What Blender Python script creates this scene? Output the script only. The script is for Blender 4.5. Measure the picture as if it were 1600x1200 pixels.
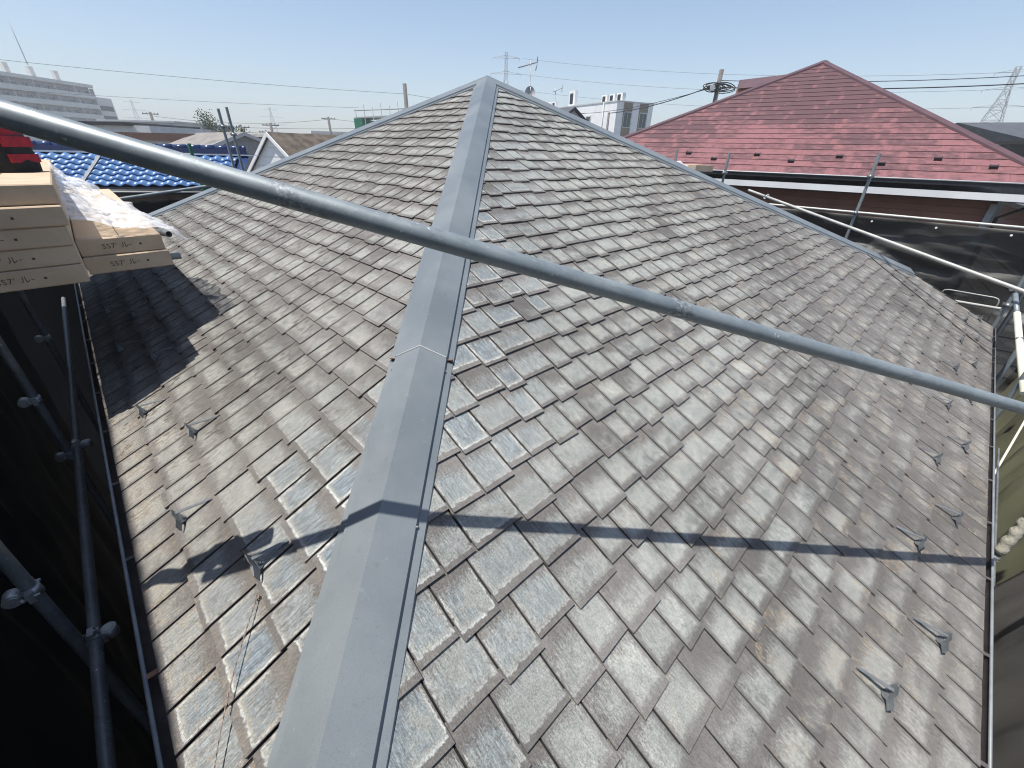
import bpy, math, random
from mathutils import Vector, Matrix, noise as mnoise

# ---------------------------------------------------------------- scene, camera, light
for o in list(bpy.data.objects):
    bpy.data.objects.remove(o)
scn = bpy.context.scene
COL = scn.collection
scn.render.engine = 'CYCLES'
scn.cycles.use_denoising = True
scn.cycles.max_bounces = 6
scn.cycles.diffuse_bounces = 3
scn.cycles.transparent_max_bounces = 8
scn.cycles.volume_bounces = 0
scn.cycles.filter_width = 1.1
V = Vector
CAM = V((0.4599, -6.6195, -0.7735))
YAW, PIT, ROL, FPX = -0.0055, 0.515, 0.0256, 645.5
_F = V((math.sin(YAW) * math.cos(PIT), math.cos(YAW) * math.cos(PIT), -math.sin(PIT)))
_R = V((math.cos(YAW), -math.sin(YAW), 0))
_U = _R.cross(_F)
CR = _R * math.cos(ROL) + _U * math.sin(ROL)
CU = -_R * math.sin(ROL) + _U * math.cos(ROL)
cd = bpy.data.cameras.new('camera')
cd.sensor_width = 36
cd.lens = FPX / 1600 * 36
cd.clip_start = 0.02
cd.clip_end = 4000
cam = bpy.data.objects.new('camera', cd)
COL.objects.link(cam)
m = Matrix((CR, CU, -_F)).transposed().to_4x4()
m.translation = CAM
cam.matrix_world = m
scn.camera = cam

SUN = V((-0.30, -0.1345, 1.0)).normalized()
EL = math.asin(SUN.z)
AZ = math.atan2(SUN.x, SUN.y)
w = bpy.data.worlds.new('World')
scn.world = w
w.use_nodes = True
nt = w.node_tree
sky = nt.nodes.new('ShaderNodeTexSky')
sky.sky_type = 'NISHITA'
sky.sun_disc = False
sky.sun_elevation = EL
sky.sun_rotation = AZ % (2 * math.pi)
sky.altitude = 50
sky.air_density = 1.0
sky.dust_density = 1.0
sky.ozone_density = 1.6
bg = nt.nodes['Background']
bg.inputs['Strength'].default_value = 0.120
nt.links.new(sky.outputs[0], bg.inputs[0])
sl = bpy.data.lights.new('sun', 'SUN')
sl.energy = 5.0
sl.angle = math.radians(0.53)
sl.color = (1.0, 0.955, 0.885)
so = bpy.data.objects.new('sun', sl)
COL.objects.link(so)
so.rotation_euler = SUN.to_track_quat('Z', 'Y').to_euler()
so.location = (-10, -5, 30)
vs = scn.view_settings
vs.view_transform = 'Standard'
vs.look = 'None'
vs.exposure = 0.42
vs.gamma = 1.0

# ---------------------------------------------------------------- helpers
random.seed(7)
R2 = math.sqrt(2)
S = 0.4921                      # roof pitch
KS = math.sqrt(1 + S * S)
QL, QR = -4.65, -5.814          # eave lines, plan distance from the apex
GZ = -8.3
nL, tL = V((1 / R2, 1 / R2, 0)), V((-1 / R2, 1 / R2, 0))
nR, tR = V((-1 / R2, 1 / R2, 0)), V((1 / R2, 1 / R2, 0))
NL = V((-S / R2, -S / R2, 1)).normalized()
NR = V((S / R2, -S / R2, 1)).normalized()
UZ = V((0, 0, 1))


def PL(t, q, c=0.0):
    return nL * q + tL * t + UZ * (S * q) + NL * c


def PR(t, q, c=0.0):
    return nR * q + tR * t + UZ * (S * q) + NR * c


def project(p):
    d = p - CAM
    z = d.dot(_F)
    if z < 0.05:
        return None
    return (800 + FPX * d.dot(CR) / z, 600 - FPX * d.dot(CU) / z)


def tag(o, label=None, cat=None, group=None, kind=None):
    if label: o['label'] = label
    if cat: o['category'] = cat
    if group: o['group'] = group
    if kind: o['kind'] = kind
    return o


def thing(name, base, label, cat, group=None):
    o = bpy.data.objects.new(name, None)
    o.empty_display_size = 0.2
    o.location = base
    COL.objects.link(o)
    return tag(o, label, cat, group)


def wpos(o):
    p = V(o.location)
    while o.parent:
        o = o.parent
        p += V(o.location)
    return p


class MB:
    def __init__(s):
        s.v, s.f, s.sm, s.uv = [], [], [], {}

    def poly(s, pts, smooth=False):
        b = len(s.v)
        s.v += [V(p) for p in pts]
        s.f.append(list(range(b, b + len(pts))))
        s.sm.append(smooth)

    def box(s, c, ax, ay, az):
        """centre and three half-axis vectors"""
        c = V(c)
        b = len(s.v)
        for i in (-1, 1):
            for j in (-1, 1):
                for k in (-1, 1):
                    s.v.append(c + ax * i + ay * j + az * k)
        q = [(0, 1, 3, 2), (4, 6, 7, 5), (0, 4, 5, 1), (2, 3, 7, 6), (0, 2, 6, 4), (1, 5, 7, 3)]
        flip = ax.cross(ay).dot(az) < 0
        for f in q:
            f = [b + x for x in f]
            s.f.append(f[::-1] if flip else f)
            s.sm.append(False)
        return s

    def abox(s, x0, x1, y0, y1, z0, z1):
        return s.box(((x0 + x1) / 2, (y0 + y1) / 2, (z0 + z1) / 2), V((abs(x1 - x0) / 2, 0, 0)), V((0, abs(y1 - y0) / 2, 0)), V((0, 0, abs(z1 - z0) / 2)))

    def tube(s, p, q, r, n=14, r2=None, cap=True):
        p, q = V(p), V(q)
        r2 = r if r2 is None else r2
        d = (q - p).normalized()
        a = d.orthogonal().normalized()
        bb = d.cross(a)
        b = len(s.v)
        for c, rr in ((p, r), (q, r2)):
            for i in range(n):
                t = 2 * math.pi * i / n
                s.v.append(c + (a * math.cos(t) + bb * math.sin(t)) * rr)
        for i in range(n):
            j = (i + 1) % n
            s.f.append([b + i, b + j, b + n + j, b + n + i]); s.sm.append(True)
        if cap:
            s.f.append([b + i for i in range(n)][::-1]); s.sm.append(False)
            s.f.append([b + n + i for i in range(n)]); s.sm.append(False)
        return s

    def pathtube(s, pts, r, n=8):
        pts = [V(p) for p in pts]
        b = len(s.v)
        a = None
        for i, p in enumerate(pts):
            d = (pts[min(i + 1, len(pts) - 1)] - pts[max(i - 1, 0)]).normalized()
            if a is None:
                a = d.orthogonal().normalized()
            a = (a - d * a.dot(d)).normalized()
            bb = d.cross(a)
            rr = r[i] if isinstance(r, (list, tuple)) else r
            for k in range(n):
                t = 2 * math.pi * k / n
                s.v.append(p + (a * math.cos(t) + bb * math.sin(t)) * rr)
        for i in range(len(pts) - 1):
            for k in range(n):
                j = (k + 1) % n
                s.f.append([b + i * n + k, b + i * n + j, b + (i + 1) * n + j, b + (i + 1) * n + k]); s.sm.append(True)
        s.f.append([b + k for k in range(n)][::-1]); s.sm.append(False)
        e = b + (len(pts) - 1) * n
        s.f.append([e + k for k in range(n)]); s.sm.append(False)
        return s

    def ring(s, p, d, r, hw, n=16):
        return s.tube(V(p) - d * hw, V(p) + d * hw, r, n)

    def mesh(s, name, base):
        me = bpy.data.meshes.new(name)
        me.from_pydata([tuple(x - base) for x in s.v], [], s.f)
        me.polygons.foreach_set('use_smooth', s.sm)
        me.update()
        return me

    def build(s, name, mat, parent=None, base=None):
        if parent is not None:
            b = wpos(parent)
        elif base is not None:
            b = V(base)
        else:
            lo = [min(x[i] for x in s.v) for i in range(3)]
            hi = [max(x[i] for x in s.v) for i in range(3)]
            b = V(((lo[0] + hi[0]) / 2, (lo[1] + hi[1]) / 2, lo[2]))
        o = bpy.data.objects.new(name, s.mesh(name, b))
        COL.objects.link(o)
        if parent is not None:
            o.parent = parent
        else:
            o.location = b
        if mat: o.data.materials.append(mat)
        return o


# ---------------------------------------------------------------- node helper
class G:
    def __init__(s, name, rough=0.6, metal=0.0, spec=0.5):
        s.mat = bpy.data.materials.new(name)
        s.mat.use_nodes = True
        s.t = s.mat.node_tree
        s.b = s.t.nodes['Principled BSDF']
        s.b.inputs['Roughness'].default_value = rough
        s.b.inputs['Metallic'].default_value = metal
        s.b.inputs['Specular IOR Level'].default_value = spec

    def n(s, ty, **kw):
        nd = s.t.nodes.new(ty)
        for k, v in kw.items():
            setattr(nd, k, v)
        return nd

    def set(s, sock, v):
        if isinstance(v, bpy.types.NodeSocket):
            s.t.links.new(v, sock)
        elif v is not None:
            if sock.type == 'RGBA' and len(v) == 3:
                v = (*v, 1)
            sock.default_value = v

    def M(s, op, a, b=None, c=None, clamp=False):
        nd = s.n('ShaderNodeMath', operation=op, use_clamp=clamp)
        for i, x in enumerate((a, b, c)):
            if x is not None: s.set(nd.inputs[i], x)
        return nd.outputs[0]

    def mul(s, *a):
        r = a[0]
        for x in a[1:]: r = s.M('MULTIPLY', r, x)
        return r

    def mix(s, f, a, b, mode='MIX'):
        nd = s.n('ShaderNodeMix', data_type='RGBA', blend_type=mode)
        s.set(nd.inputs[0], f); s.set(nd.inputs[6], a); s.set(nd.inputs[7], b)
        return nd.outputs[2]

    def ss(s, x, lo, hi, a=0.0, b=1.0):
        nd = s.n('ShaderNodeMapRange', interpolation_type='SMOOTHSTEP')
        s.set(nd.inputs[0], x)
        for i, v in zip((1, 2, 3, 4), (lo, hi, a, b)): s.set(nd.inputs[i], v)
        return nd.outputs[0]

    def comb(s, x, y, z):
        nd = s.n('ShaderNodeCombineXYZ')
        for i, v in enumerate((x, y, z)): s.set(nd.inputs[i], v)
        return nd.outputs[0]

    def sep(s, v):
        nd = s.n('ShaderNodeSeparateXYZ')
        s.set(nd.inputs[0], v)
        return nd.outputs

    def noise(s, vec, scale=1.0, detail=3.0, rough=0.55, dist=0.0):
        nd = s.n('ShaderNodeTexNoise')
        if vec is not None: s.set(nd.inputs['Vector'], vec)
        nd.inputs['Scale'].default_value = scale
        nd.inputs['Detail'].default_value = detail
        nd.inputs['Roughness'].default_value = rough
        nd.inputs['Distortion'].default_value = dist
        return nd.outputs[0]

    def obj(s):
        return s.n('ShaderNodeTexCoord').outputs['Object']

    def geo(s):
        return s.n('ShaderNodeNewGeometry').outputs['Position']

    def scale(s, vec, sc):
        nd = s.n('ShaderNodeMapping')
        s.set(nd.inputs[0], vec)
        nd.inputs['Scale'].default_value = sc
        return nd.outputs[0]

    def attr(s, name):
        nd = s.n('ShaderNodeAttribute', attribute_name=name)
        x, y, z = s.sep(nd.outputs['Vector'])
        return x, y, z, nd.outputs['Alpha']

    def col(s, c):
        s.set(s.b.inputs['Base Color'], c); return s

    def bump(s, h, strength=0.3, dist=0.002):
        nd = s.n('ShaderNodeBump')
        nd.inputs['Strength'].default_value = strength
        nd.inputs['Distance'].default_value = dist
        s.set(nd.inputs['Height'], h)
        s.t.links.new(nd.outputs[0], s.b.inputs['Normal'])
        return s


def simple(name, c, rough=0.7, metal=0.0, spec=0.4, var=0.25, sc=6.0, bump=0.0):
    g = G(name, rough, metal, spec)
    p = g.geo()
    n = g.noise(p, sc, 4, 0.6)
    d = tuple(x * (1 - var) for x in c)
    u = tuple(min(1, x * (1 + var)) for x in c)
    g.col(g.mix(g.ss(n, 0.3, 0.7), d, u))
    if bump: g.bump(n, bump, 0.01)
    return g.mat


def make_slate():
    g = G('weathered_slate', 0.8, 0, 0.25)
    u, v, _ = g.sep(g.n('ShaderNodeUVMap').outputs[0])
    r1, r2, wd, blue = g.attr('tile')
    patch, brown, streak, lich = g.attr('wear')
    seed = g.mul(r1, 61.0)
    pos = g.geo()
    big = g.noise(pos, 1.4, 4, 0.6)                 # weathering that runs on from slate to slate
    du = g.M('MINIMUM', u, g.M('SUBTRACT', wd, u))
    na = g.noise(g.comb(g.mul(u, 48.0), g.mul(v, 38.0), seed), 1, 5, 0.7)
    nb = g.noise(g.comb(g.mul(u, 10.0), g.mul(v, 8.0), g.M('ADD', seed, 7.0)), 1, 3, 0.6)
    grain = g.noise(g.comb(g.mul(u, 190.0), g.mul(v, 22.0), seed), 1, 4, 0.7, 0.5)
    fine = g.noise(g.comb(g.mul(u, 240.0), g.mul(v, 150.0), seed), 1, 4, 0.8)
    gc = g.M('SUBTRACT', grain, 0.5)
    fc = g.M('SUBTRACT', fine, 0.5)
    bc = g.M('SUBTRACT', big, 0.5)
    pt = g.M('ADD', patch, g.mul(bc, 0.8))
    # worn pale patch: bare margin along butt and sides, dissolving towards the head
    dd = g.M('MINIMUM', g.M('SUBTRACT', g.mul(du, 1.3), 0.005), g.M('SUBTRACT', v, g.M('MULTIPLY_ADD', r2, 0.008, 0.017)))
    dd = g.M('ADD', dd, g.mul(g.M('SUBTRACT', na, 0.5), 0.030))
    soft = g.M('MULTIPLY_ADD', g.M('SUBTRACT', 1.0, blue), 0.020, 0.004)
    m1 = g.ss(dd, 0.0, soft)
    hd = g.M('MULTIPLY_ADD', pt, 0.10, 0.040)
    top = g.ss(g.M('ADD', g.M('ADD', v, g.mul(g.M('SUBTRACT', nb, 0.5), 0.12)), g.M('ADD', g.mul(gc, -0.09), g.mul(fc, -0.10))), g.M('ADD', hd, 0.06), hd)
    cov = g.ss(g.M('ADD', g.M('ADD', nb, g.M('MULTIPLY_ADD', pt, 0.6, -0.22)), g.M('ADD', g.mul(gc, 0.4), g.mul(fc, 0.7))), 0.26, 0.62)
    M0 = g.mul(m1, top, cov)
    Mk = g.mul(M0, g.ss(g.M('ADD', na, g.mul(fc, 0.8)), 0.25, 0.6, 0.60, 1.0), g.ss(patch, 0.1, 0.75, 0.42, 1.0))
    bare = g.mix(g.ss(g.M('ADD', g.M('ADD', nb, bc), g.mul(g.M('SUBTRACT', r2, 0.5), 0.25)), 0.25, 0.75), (0.116, 0.110, 0.105), (0.168, 0.161, 0.153))
    bare = g.mix(g.mul(brown, g.ss(na, 0.3, 0.7), 0.8), bare, (0.135, 0.114, 0.094))
    pale = g.mix(g.ss(nb, 0.3, 0.7), (0.232, 0.246, 0.232), (0.328, 0.336, 0.312))
    pale = g.mix(g.mul(brown, 0.7), pale, (0.250, 0.228, 0.195))
    core = g.mul(blue, g.ss(dd, 0.010, 0.026), g.ss(g.M('ADD', nb, g.mul(r1, 0.35)), 0.42, 0.62))
    pale = g.mix(core, pale, g.mix(g.ss(grain, 0.3, 0.72), (0.085, 0.110, 0.132), (0.240, 0.280, 0.300)))
    c = g.mix(Mk, bare, pale)
    rim = g.mul(g.ss(dd, -0.002, 0.003), g.ss(dd, 0.011, 0.005), top, g.M('MULTIPLY_ADD', blue, 0.95, 0.10), g.ss(na, 0.34, 0.52), cov)
    c = g.mix(g.mul(rim, 0.7), c, (0.50, 0.53, 0.52))
    br = g.M('MULTIPLY_ADD', gc, 0.85, 1.0)
    br = g.mul(br, g.M('MULTIPLY_ADD', fc, 2.2, 1.0), g.M('MULTIPLY_ADD', r1, 0.14, 0.93), g.M('MULTIPLY_ADD', bc, 0.5, 1.0))
    br = g.M('MAXIMUM', br, 0.25)
    c = g.mix(1.0, c, g.comb(br, br, br), 'MULTIPLY')
    st = g.noise(g.comb(g.mul(u, 95.0), g.mul(v, 19.0), g.M('ADD', seed, 3.0)), 1, 4, 0.7)
    stm = g.mul(g.ss(g.M('ADD', st, g.mul(g.M('SUBTRACT', nb, 0.5), 0.6)), 0.53, 0.64), streak)
    c = g.mix(g.mul(stm, 0.85), c, (0.045, 0.038, 0.034))
    oc = g.noise(g.comb(g.mul(u, 130.0), g.mul(v, 55.0), g.M('ADD', seed, 11.0)), 1, 4, 0.75)
    ocm = g.mul(g.ss(oc, 0.49, 0.61), g.ss(nb, 0.47, 0.62), lich)
    c = g.mix(g.mul(ocm, 0.75), c, g.mix(g.ss(fine, 0.35, 0.65), (0.22, 0.15, 0.08), (0.46, 0.39, 0.29)))
    wf = g.noise(g.comb(g.mul(u, 230.0), g.mul(v, 120.0), g.M('ADD', seed, 23.0)), 1, 2, 0.6)
    c = g.mix(g.ss(wf, 0.72, 0.78, 0, 0.7), c, (0.48, 0.45, 0.40))
    g.col(c)
    g.bump(g.M('ADD', g.mul(grain, 0.8), g.M('ADD', g.mul(M0, 0.25), g.mul(fine, 0.8))), 0.6, 0.002)
    return g.mat


def make_capmetal():
    g = G('hip_cap_metal', 0.42, 0.0, 0.5)
    p = g.geo()
    n = g.noise(p, 2.2, 4, 0.6)
    f = g.noise(p, 300, 3, 0.7)
    d = g.noise(p, 26, 4, 0.65)
    lw = g.noise(g.scale(p, (3.0, 1.2, 3.0)), 1.5, 2, 0.5)
    c = g.mix(g.ss(n, 0.3, 0.7), (0.128, 0.150, 0.165), (0.170, 0.193, 0.208))
    c = g.mix(g.ss(f, 0.52, 0.70, 0, 0.55), c, (0.075, 0.088, 0.098))
    c = g.mix(g.ss(d, 0.62, 0.72, 0, 0.30), c, (0.27, 0.29, 0.295))
    c = g.mix(g.ss(d, 0.36, 0.30, 0, 0.30), c, (0.085, 0.083, 0.080))
    g.col(c)
    g.set(g.b.inputs['Roughness'], g.ss(n, 0.2, 0.8, 0.36, 0.54))
    g.bump(g.M('ADD', g.mul(f, 0.04), lw), 0.5, 0.006)
    return g.mat


def make_galv(name, a, b, rough=0.45, metal=0.55, chips=0.0):
    g = G(name, rough, metal, 0.5)
    p = g.obj()
    n = g.noise(p, 7, 5, 0.65)
    f = g.noise(p, 140, 4, 0.7)
    lg = g.noise(g.scale(p, (2.2, 16, 9)), 3.5, 4, 0.7)     # streaks along the tube
    c = g.mix(g.ss(n, 0.3, 0.7), a, b)
    c = g.mix(g.ss(lg, 0.52, 0.66, 0, 0.35), c, tuple(x * 0.6 for x in a))
    c = g.mix(g.ss(f, 0.60, 0.72, 0, 0.55), c, (0.50, 0.52, 0.52))
    sp = g.noise(p, 55, 3, 0.6)
    c = g.mix(g.ss(sp, 0.69, 0.73, 0, 0.8), c, (0.62, 0.62, 0.60))
    if chips:
        k = g.noise(p, 3.1, 2, 0.5)
        k2 = g.noise(p, 70, 4, 0.75)
        mk = g.mul(g.ss(k, 0.655, 0.70), g.ss(k2, 0.50, 0.56))
        c = g.mix(g.mul(mk, chips), c, (0.030, 0.032, 0.036))
        c = g.mix(g.mul(g.ss(k, 0.655, 0.70), g.ss(k2, 0.44, 0.40), 0.6), c, (0.55, 0.56, 0.56))
    g.col(c)
    g.set(g.b.inputs['Roughness'], g.ss(n, 0.25, 0.75, rough - 0.1, rough + 0.14))
    g.bump(g.M('ADD', f, lg), 0.12, 0.001)
    return g.mat


def make_card():
    g = G('cardboard', 0.85, 0, 0.2)
    p = g.geo()
    n = g.noise(p, 5, 4, 0.6)
    f = g.noise(g.scale(p, (40, 40, 500)), 1, 3, 0.6)
    c = g.mix(g.ss(n, 0.3, 0.7), (0.46, 0.355, 0.255), (0.55, 0.440, 0.325))
    c = g.mix(g.ss(f, 0.5, 0.7, 0, 0.25), c, (0.36, 0.27, 0.185))
    g.col(c)
    g.bump(n, 0.1, 0.01)
    return g.mat


def make_film():
    g = G('plastic_film', 0.18, 0, 0.6)
    g.col((0.92, 0.93, 0.94))
    tr = g.n('ShaderNodeBsdfTransparent')
    tl = g.n('ShaderNodeBsdfTranslucent')
    tl.inputs[0].default_value = (0.95, 0.96, 0.97, 1)
    mx = g.n('ShaderNodeMixShader')
    mx.inputs[0].default_value = 0.35
    g.t.links.new(g.b.outputs[0], mx.inputs[1]); g.t.links.new(tl.outputs[0], mx.inputs[2])
    m2 = g.n('ShaderNodeMixShader')
    n = g.noise(g.geo(), 14, 4, 0.6)
    g.set(m2.inputs[0], g.ss(n, 0.25, 0.75, 0.05, 0.62))
    g.t.links.new(mx.outputs[0], m2.inputs[1]); g.t.links.new(tr.outputs[0], m2.inputs[2])
    g.t.links.new(m2.outputs[0], g.t.nodes['Material Output'].inputs[0])
    return g.mat


def make_sheet(name, a, b, see, rough=0.45, spec=0.5):
    g = G(name, rough, 0, spec)
    p = g.geo()
    n = g.noise(p, 0.9, 3, 0.5)
    wv = g.noise(g.scale(p, (1, 1, 1)), 260, 2, 0.6)
    g.col(g.mix(g.M('ADD', g.ss(n, 0.25, 0.75, 0.2, 0.7), g.ss(wv, 0.4, 0.6, 0, 0.25)), a, b))
    if see:
        tr = g.n('ShaderNodeBsdfTransparent')
        mx = g.n('ShaderNodeMixShader')
        mx.inputs[0].default_value = see
        g.t.links.new(g.b.outputs[0], mx.inputs[1]); g.t.links.new(tr.outputs[0], mx.inputs[2])
        g.t.links.new(mx.outputs[0], g.t.nodes['Material Output'].inputs[0])
    return g.mat


def make_redslate():
    g = G('faded_red_slate', 0.6, 0, 0.4)
    u, v, _ = g.sep(g.n('ShaderNodeUVMap').outputs[0])
    r1, r2, wd, fade = g.attr('tile')
    seed = g.mul(r1, 57.0)
    n = g.noise(g.comb(g.mul(u, 7.0), g.mul(v, 9.0), seed), 1, 5, 0.65)
    big = g.noise(g.geo(), 0.55, 3, 0.55)
    du = g.M('MINIMUM', u, g.M('SUBTRACT', wd, u))
    edge = g.ss(du, 0.10, 0.0)
    k = g.M('ADD', g.M('ADD', n, g.mul(g.M('SUBTRACT', big, 0.5), 0.7)), g.M('ADD', g.mul(edge, 0.25), g.mul(g.M('SUBTRACT', r2, 0.5), 0.22)))
    k = g.M('ADD', k, g.mul(fade, 0.22))
    c = g.mix(g.ss(k, 0.50, 0.92), (0.090, 0.043, 0.047), (0.215, 0.092, 0.096))
    c = g.mix(g.ss(n, 0.62, 0.8, 0, 0.4), c, (0.31, 0.17, 0.165))
    g.col(c)
    return g.mat


def make_siding(name, a, b, pitch):
    g = G(name, 0.7, 0, 0.3)
    p = g.geo()
    x, y, z = g.sep(p)
    fr = g.M('FRACT', g.mul(z, 1.0 / pitch))
    n = g.noise(p, 3, 3, 0.6)
    c = g.mix(g.ss(n, 0.3, 0.7), a, b)
    g.col(c)
    g.bump(g.ss(fr, 0.0, 0.12), 0.8, 0.02)
    return g.mat


SLATE = make_slate()
CAPM = make_capmetal()
GALV = make_galv('galvanised_pipe', (0.190, 0.225, 0.242), (0.265, 0.300, 0.318), 0.46, 0.3, 0.4)
GALVP = make_galv('pale_galvanised_pipe', (0.33, 0.33, 0.31), (0.44, 0.44, 0.41), 0.5, 0.3)
GALVD = make_galv('dull_shaded_galvanised_pipe', (0.125, 0.14, 0.15), (0.19, 0.205, 0.215), 0.5, 0.4)  # duller pipe tone, darkened further to carry the shade of the left gap
CLAMP = make_galv('zinc_clamp', (0.28, 0.30, 0.31), (0.45, 0.46, 0.46), 0.4, 0.7)
GUARD = make_galv('snow_guard_zinc', (0.095, 0.105, 0.112), (0.165, 0.18, 0.19), 0.5, 0.25)
CARD = make_card()
INK = simple('print_ink', (0.07, 0.055, 0.045), 0.8, var=0.1)
FILM = make_film()
GUTTER = simple('gutter_brown', (0.085, 0.074, 0.070), 0.5, 0, 0.35, 0.3, 9)
GUTLIP = simple('gutter_lip_grey', (0.19, 0.205, 0.215), 0.4, 0, 0.5, 0.15, 9)
RUST = simple('rusty_strap', (0.22, 0.12, 0.07), 0.7, 0.2)
BOARD = simple('dark_fascia', (0.07, 0.065, 0.06), 0.7)
WALLM = simple('house_wall', (0.45, 0.42, 0.37), 0.85)
DECKM = simple('roof_felt', (0.012, 0.012, 0.013), 0.95, var=0.1)
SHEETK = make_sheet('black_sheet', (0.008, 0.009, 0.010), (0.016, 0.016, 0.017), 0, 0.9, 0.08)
SHEETS = make_sheet('see_through_mesh_sheet', (0.030, 0.031, 0.030), (0.060, 0.060, 0.056), 0.25, 0.5, 0.4)
SHEETG = make_sheet('grey_mesh_sheet', (0.075, 0.072, 0.068), (0.13, 0.125, 0.118), 0.0)
SHEETO = make_sheet('olive_mesh_sheet', (0.085, 0.085, 0.060), (0.21, 0.21, 0.135), 0.0)
ROPE = simple('black_cable', (0.015, 0.015, 0.016), 0.6)
WIRE = simple('steel_wire', (0.24, 0.19, 0.16), 0.5, 0.4, var=0.5, sc=200)
FOAM = simple('cream_wrap', (0.60, 0.57, 0.47), 0.85, var=0.18, sc=40, bump=0.5)
CREAM = simple('cream_sleeve', (0.74, 0.72, 0.58), 0.5, var=0.08)
RED = simple('red_fabric', (0.30, 0.012, 0.024), 0.75, var=0.2, sc=30)
BLACKF = simple('black_fabric', (0.012, 0.012, 0.014), 0.8, var=0.3, sc=40)
PIPING = simple('maroon_webbing', (0.13, 0.045, 0.055), 0.8)
REDSL = make_redslate()
REDCAP = simple('maroon_metal', (0.095, 0.050, 0.055), 0.45, 0, 0.5, 0.12, 2)
REDWALL = make_siding('brown_siding', (0.30, 0.140, 0.092), (0.36, 0.172, 0.115), 0.12)
WHITE = simple('white_paint', (0.80, 0.80, 0.79), 0.6, var=0.06, sc=2)
GREYW = simple('pale_grey_paint', (0.52, 0.53, 0.53), 0.6, var=0.08, sc=2)
WSIDE = make_siding('white_siding', (0.80, 0.80, 0.79), (0.85, 0.85, 0.84), 0.30)
GSIDE = make_siding('grey_siding', (0.25, 0.265, 0.275), (0.30, 0.315, 0.325), 0.24)
BROOF = simple('brown_slate_roof', (0.115, 0.092, 0.070), 0.8, var=0.45, sc=3)
GROOF = simple('grey_slate_roof', (0.20, 0.185, 0.17), 0.8, var=0.3, sc=2)
DROOF = simple('dark_slate_roof', (0.075, 0.082, 0.092), 0.6, var=0.2, sc=3)
DARK = simple('dark_trim', (0.022, 0.022, 0.024), 0.5)
BROWN = simple('brown_band', (0.12, 0.068, 0.052), 0.7, var=0.15)
CONC = simple('pale_concrete', (0.58, 0.57, 0.54), 0.85, var=0.1, sc=0.6)
CONCD = simple('concrete_panel', (0.36, 0.35, 0.34), 0.85, var=0.1, sc=0.6)
BALC = simple('balcony_panel', (0.56, 0.58, 0.56), 0.7, var=0.08, sc=0.5)
TAUPE = simple('taupe_panel', (0.27, 0.225, 0.165), 0.8, var=0.1)
GREEN = simple('green_net', (0.03, 0.20, 0.11), 0.8, var=0.3)
POLEM = simple('utility_pole', (0.13, 0.12, 0.115), 0.8)
STEELF = simple('lattice_steel', (0.36, 0.37, 0.38), 0.6)
LEAF = simple('leaf_green', (0.045, 0.060, 0.030), 0.7, var=0.5, sc=1.5)
BARK = simple('bark', (0.10, 0.075, 0.055), 0.9)
g = G('window_glass', 0.08, 0, 0.6); g.col((0.05, 0.065, 0.075)); GLASS = g.mat
g = G('blue_glazed_tile', 0.34, 0, 0.5)
_n = g.noise(g.geo(), 3, 3, 0.6)
g.col(g.mix(g.ss(_n, 0.3, 0.7), (0.055, 0.135, 0.32), (0.095, 0.21, 0.42))); BLUET = g.mat
BLUED = simple('dark_blue_ridge', (0.012, 0.032, 0.11), 0.25, 0, 0.6, 0.2)
g = G('ground_earth', 0.95, 0, 0.2)
_n = g.noise(g.geo(), 0.05, 5, 0.6)
g.col(g.mix(g.ss(_n, 0.35, 0.65), (0.10, 0.10, 0.09), (0.19, 0.18, 0.16))); GROUND = g.mat

# ---------------------------------------------------------------- ground
gm = MB()
gm.poly([(-2500, -2500, GZ), (2500, -2500, GZ), (2500, 2500, GZ), (-2500, 2500, GZ)])
tag(gm.build('ground', GROUND, base=(0, 0, GZ)), kind='structure')

# ---------------------------------------------------------------- the slate roof house
house = thing('house', (0, 0, GZ), 'house under the weathered grey slate hip roof with blue grey ridge caps in the foreground', 'house')
LC = -QL * R2          # plan distance of the corners from the apex
rb = MB()
apex = V((0, 0, 0))
near, left, right, far = PL(QL, QL), PL(-QL, QL), PR(-QL, QL), V((0, LC, S * QL))
rb.poly([apex, left, near])
rb.poly([apex, near, PR(QL, QR), PR(-QL, QR), right])
rb.poly([apex, right, far])
rb.poly([apex, far, left])
roof = rb.build('roof', DECKM, house)

SH_W = [0.188, 0.140, 0.160, 0.128, 0.150, 0.205, 0.168, 0.240]


def clip(poly, a, b, c):
    """keep a*x+b*y+c>=0"""
    out = []
    for i in range(len(poly)):
        p, q = poly[i], poly[(i + 1) % len(poly)]
        dp, dq = a * p[0] + b * p[1] + c, a * q[0] + b * q[1] + c
        if dp >= 0: out.append(p)
        if (dp >= 0) != (dq >= 0):
            t = dp / (dp - dq)
            out.append((p[0] + (q[0] - p[0]) * t, p[1] + (q[1] - p[1]) * t))
    return out


def sstep(x, a, b):
    t = max(0, min(1, (x - a) / (b - a)))
    return t * t * (3 - 2 * t)


slates = []
ECP = 0.182 / KS


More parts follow.
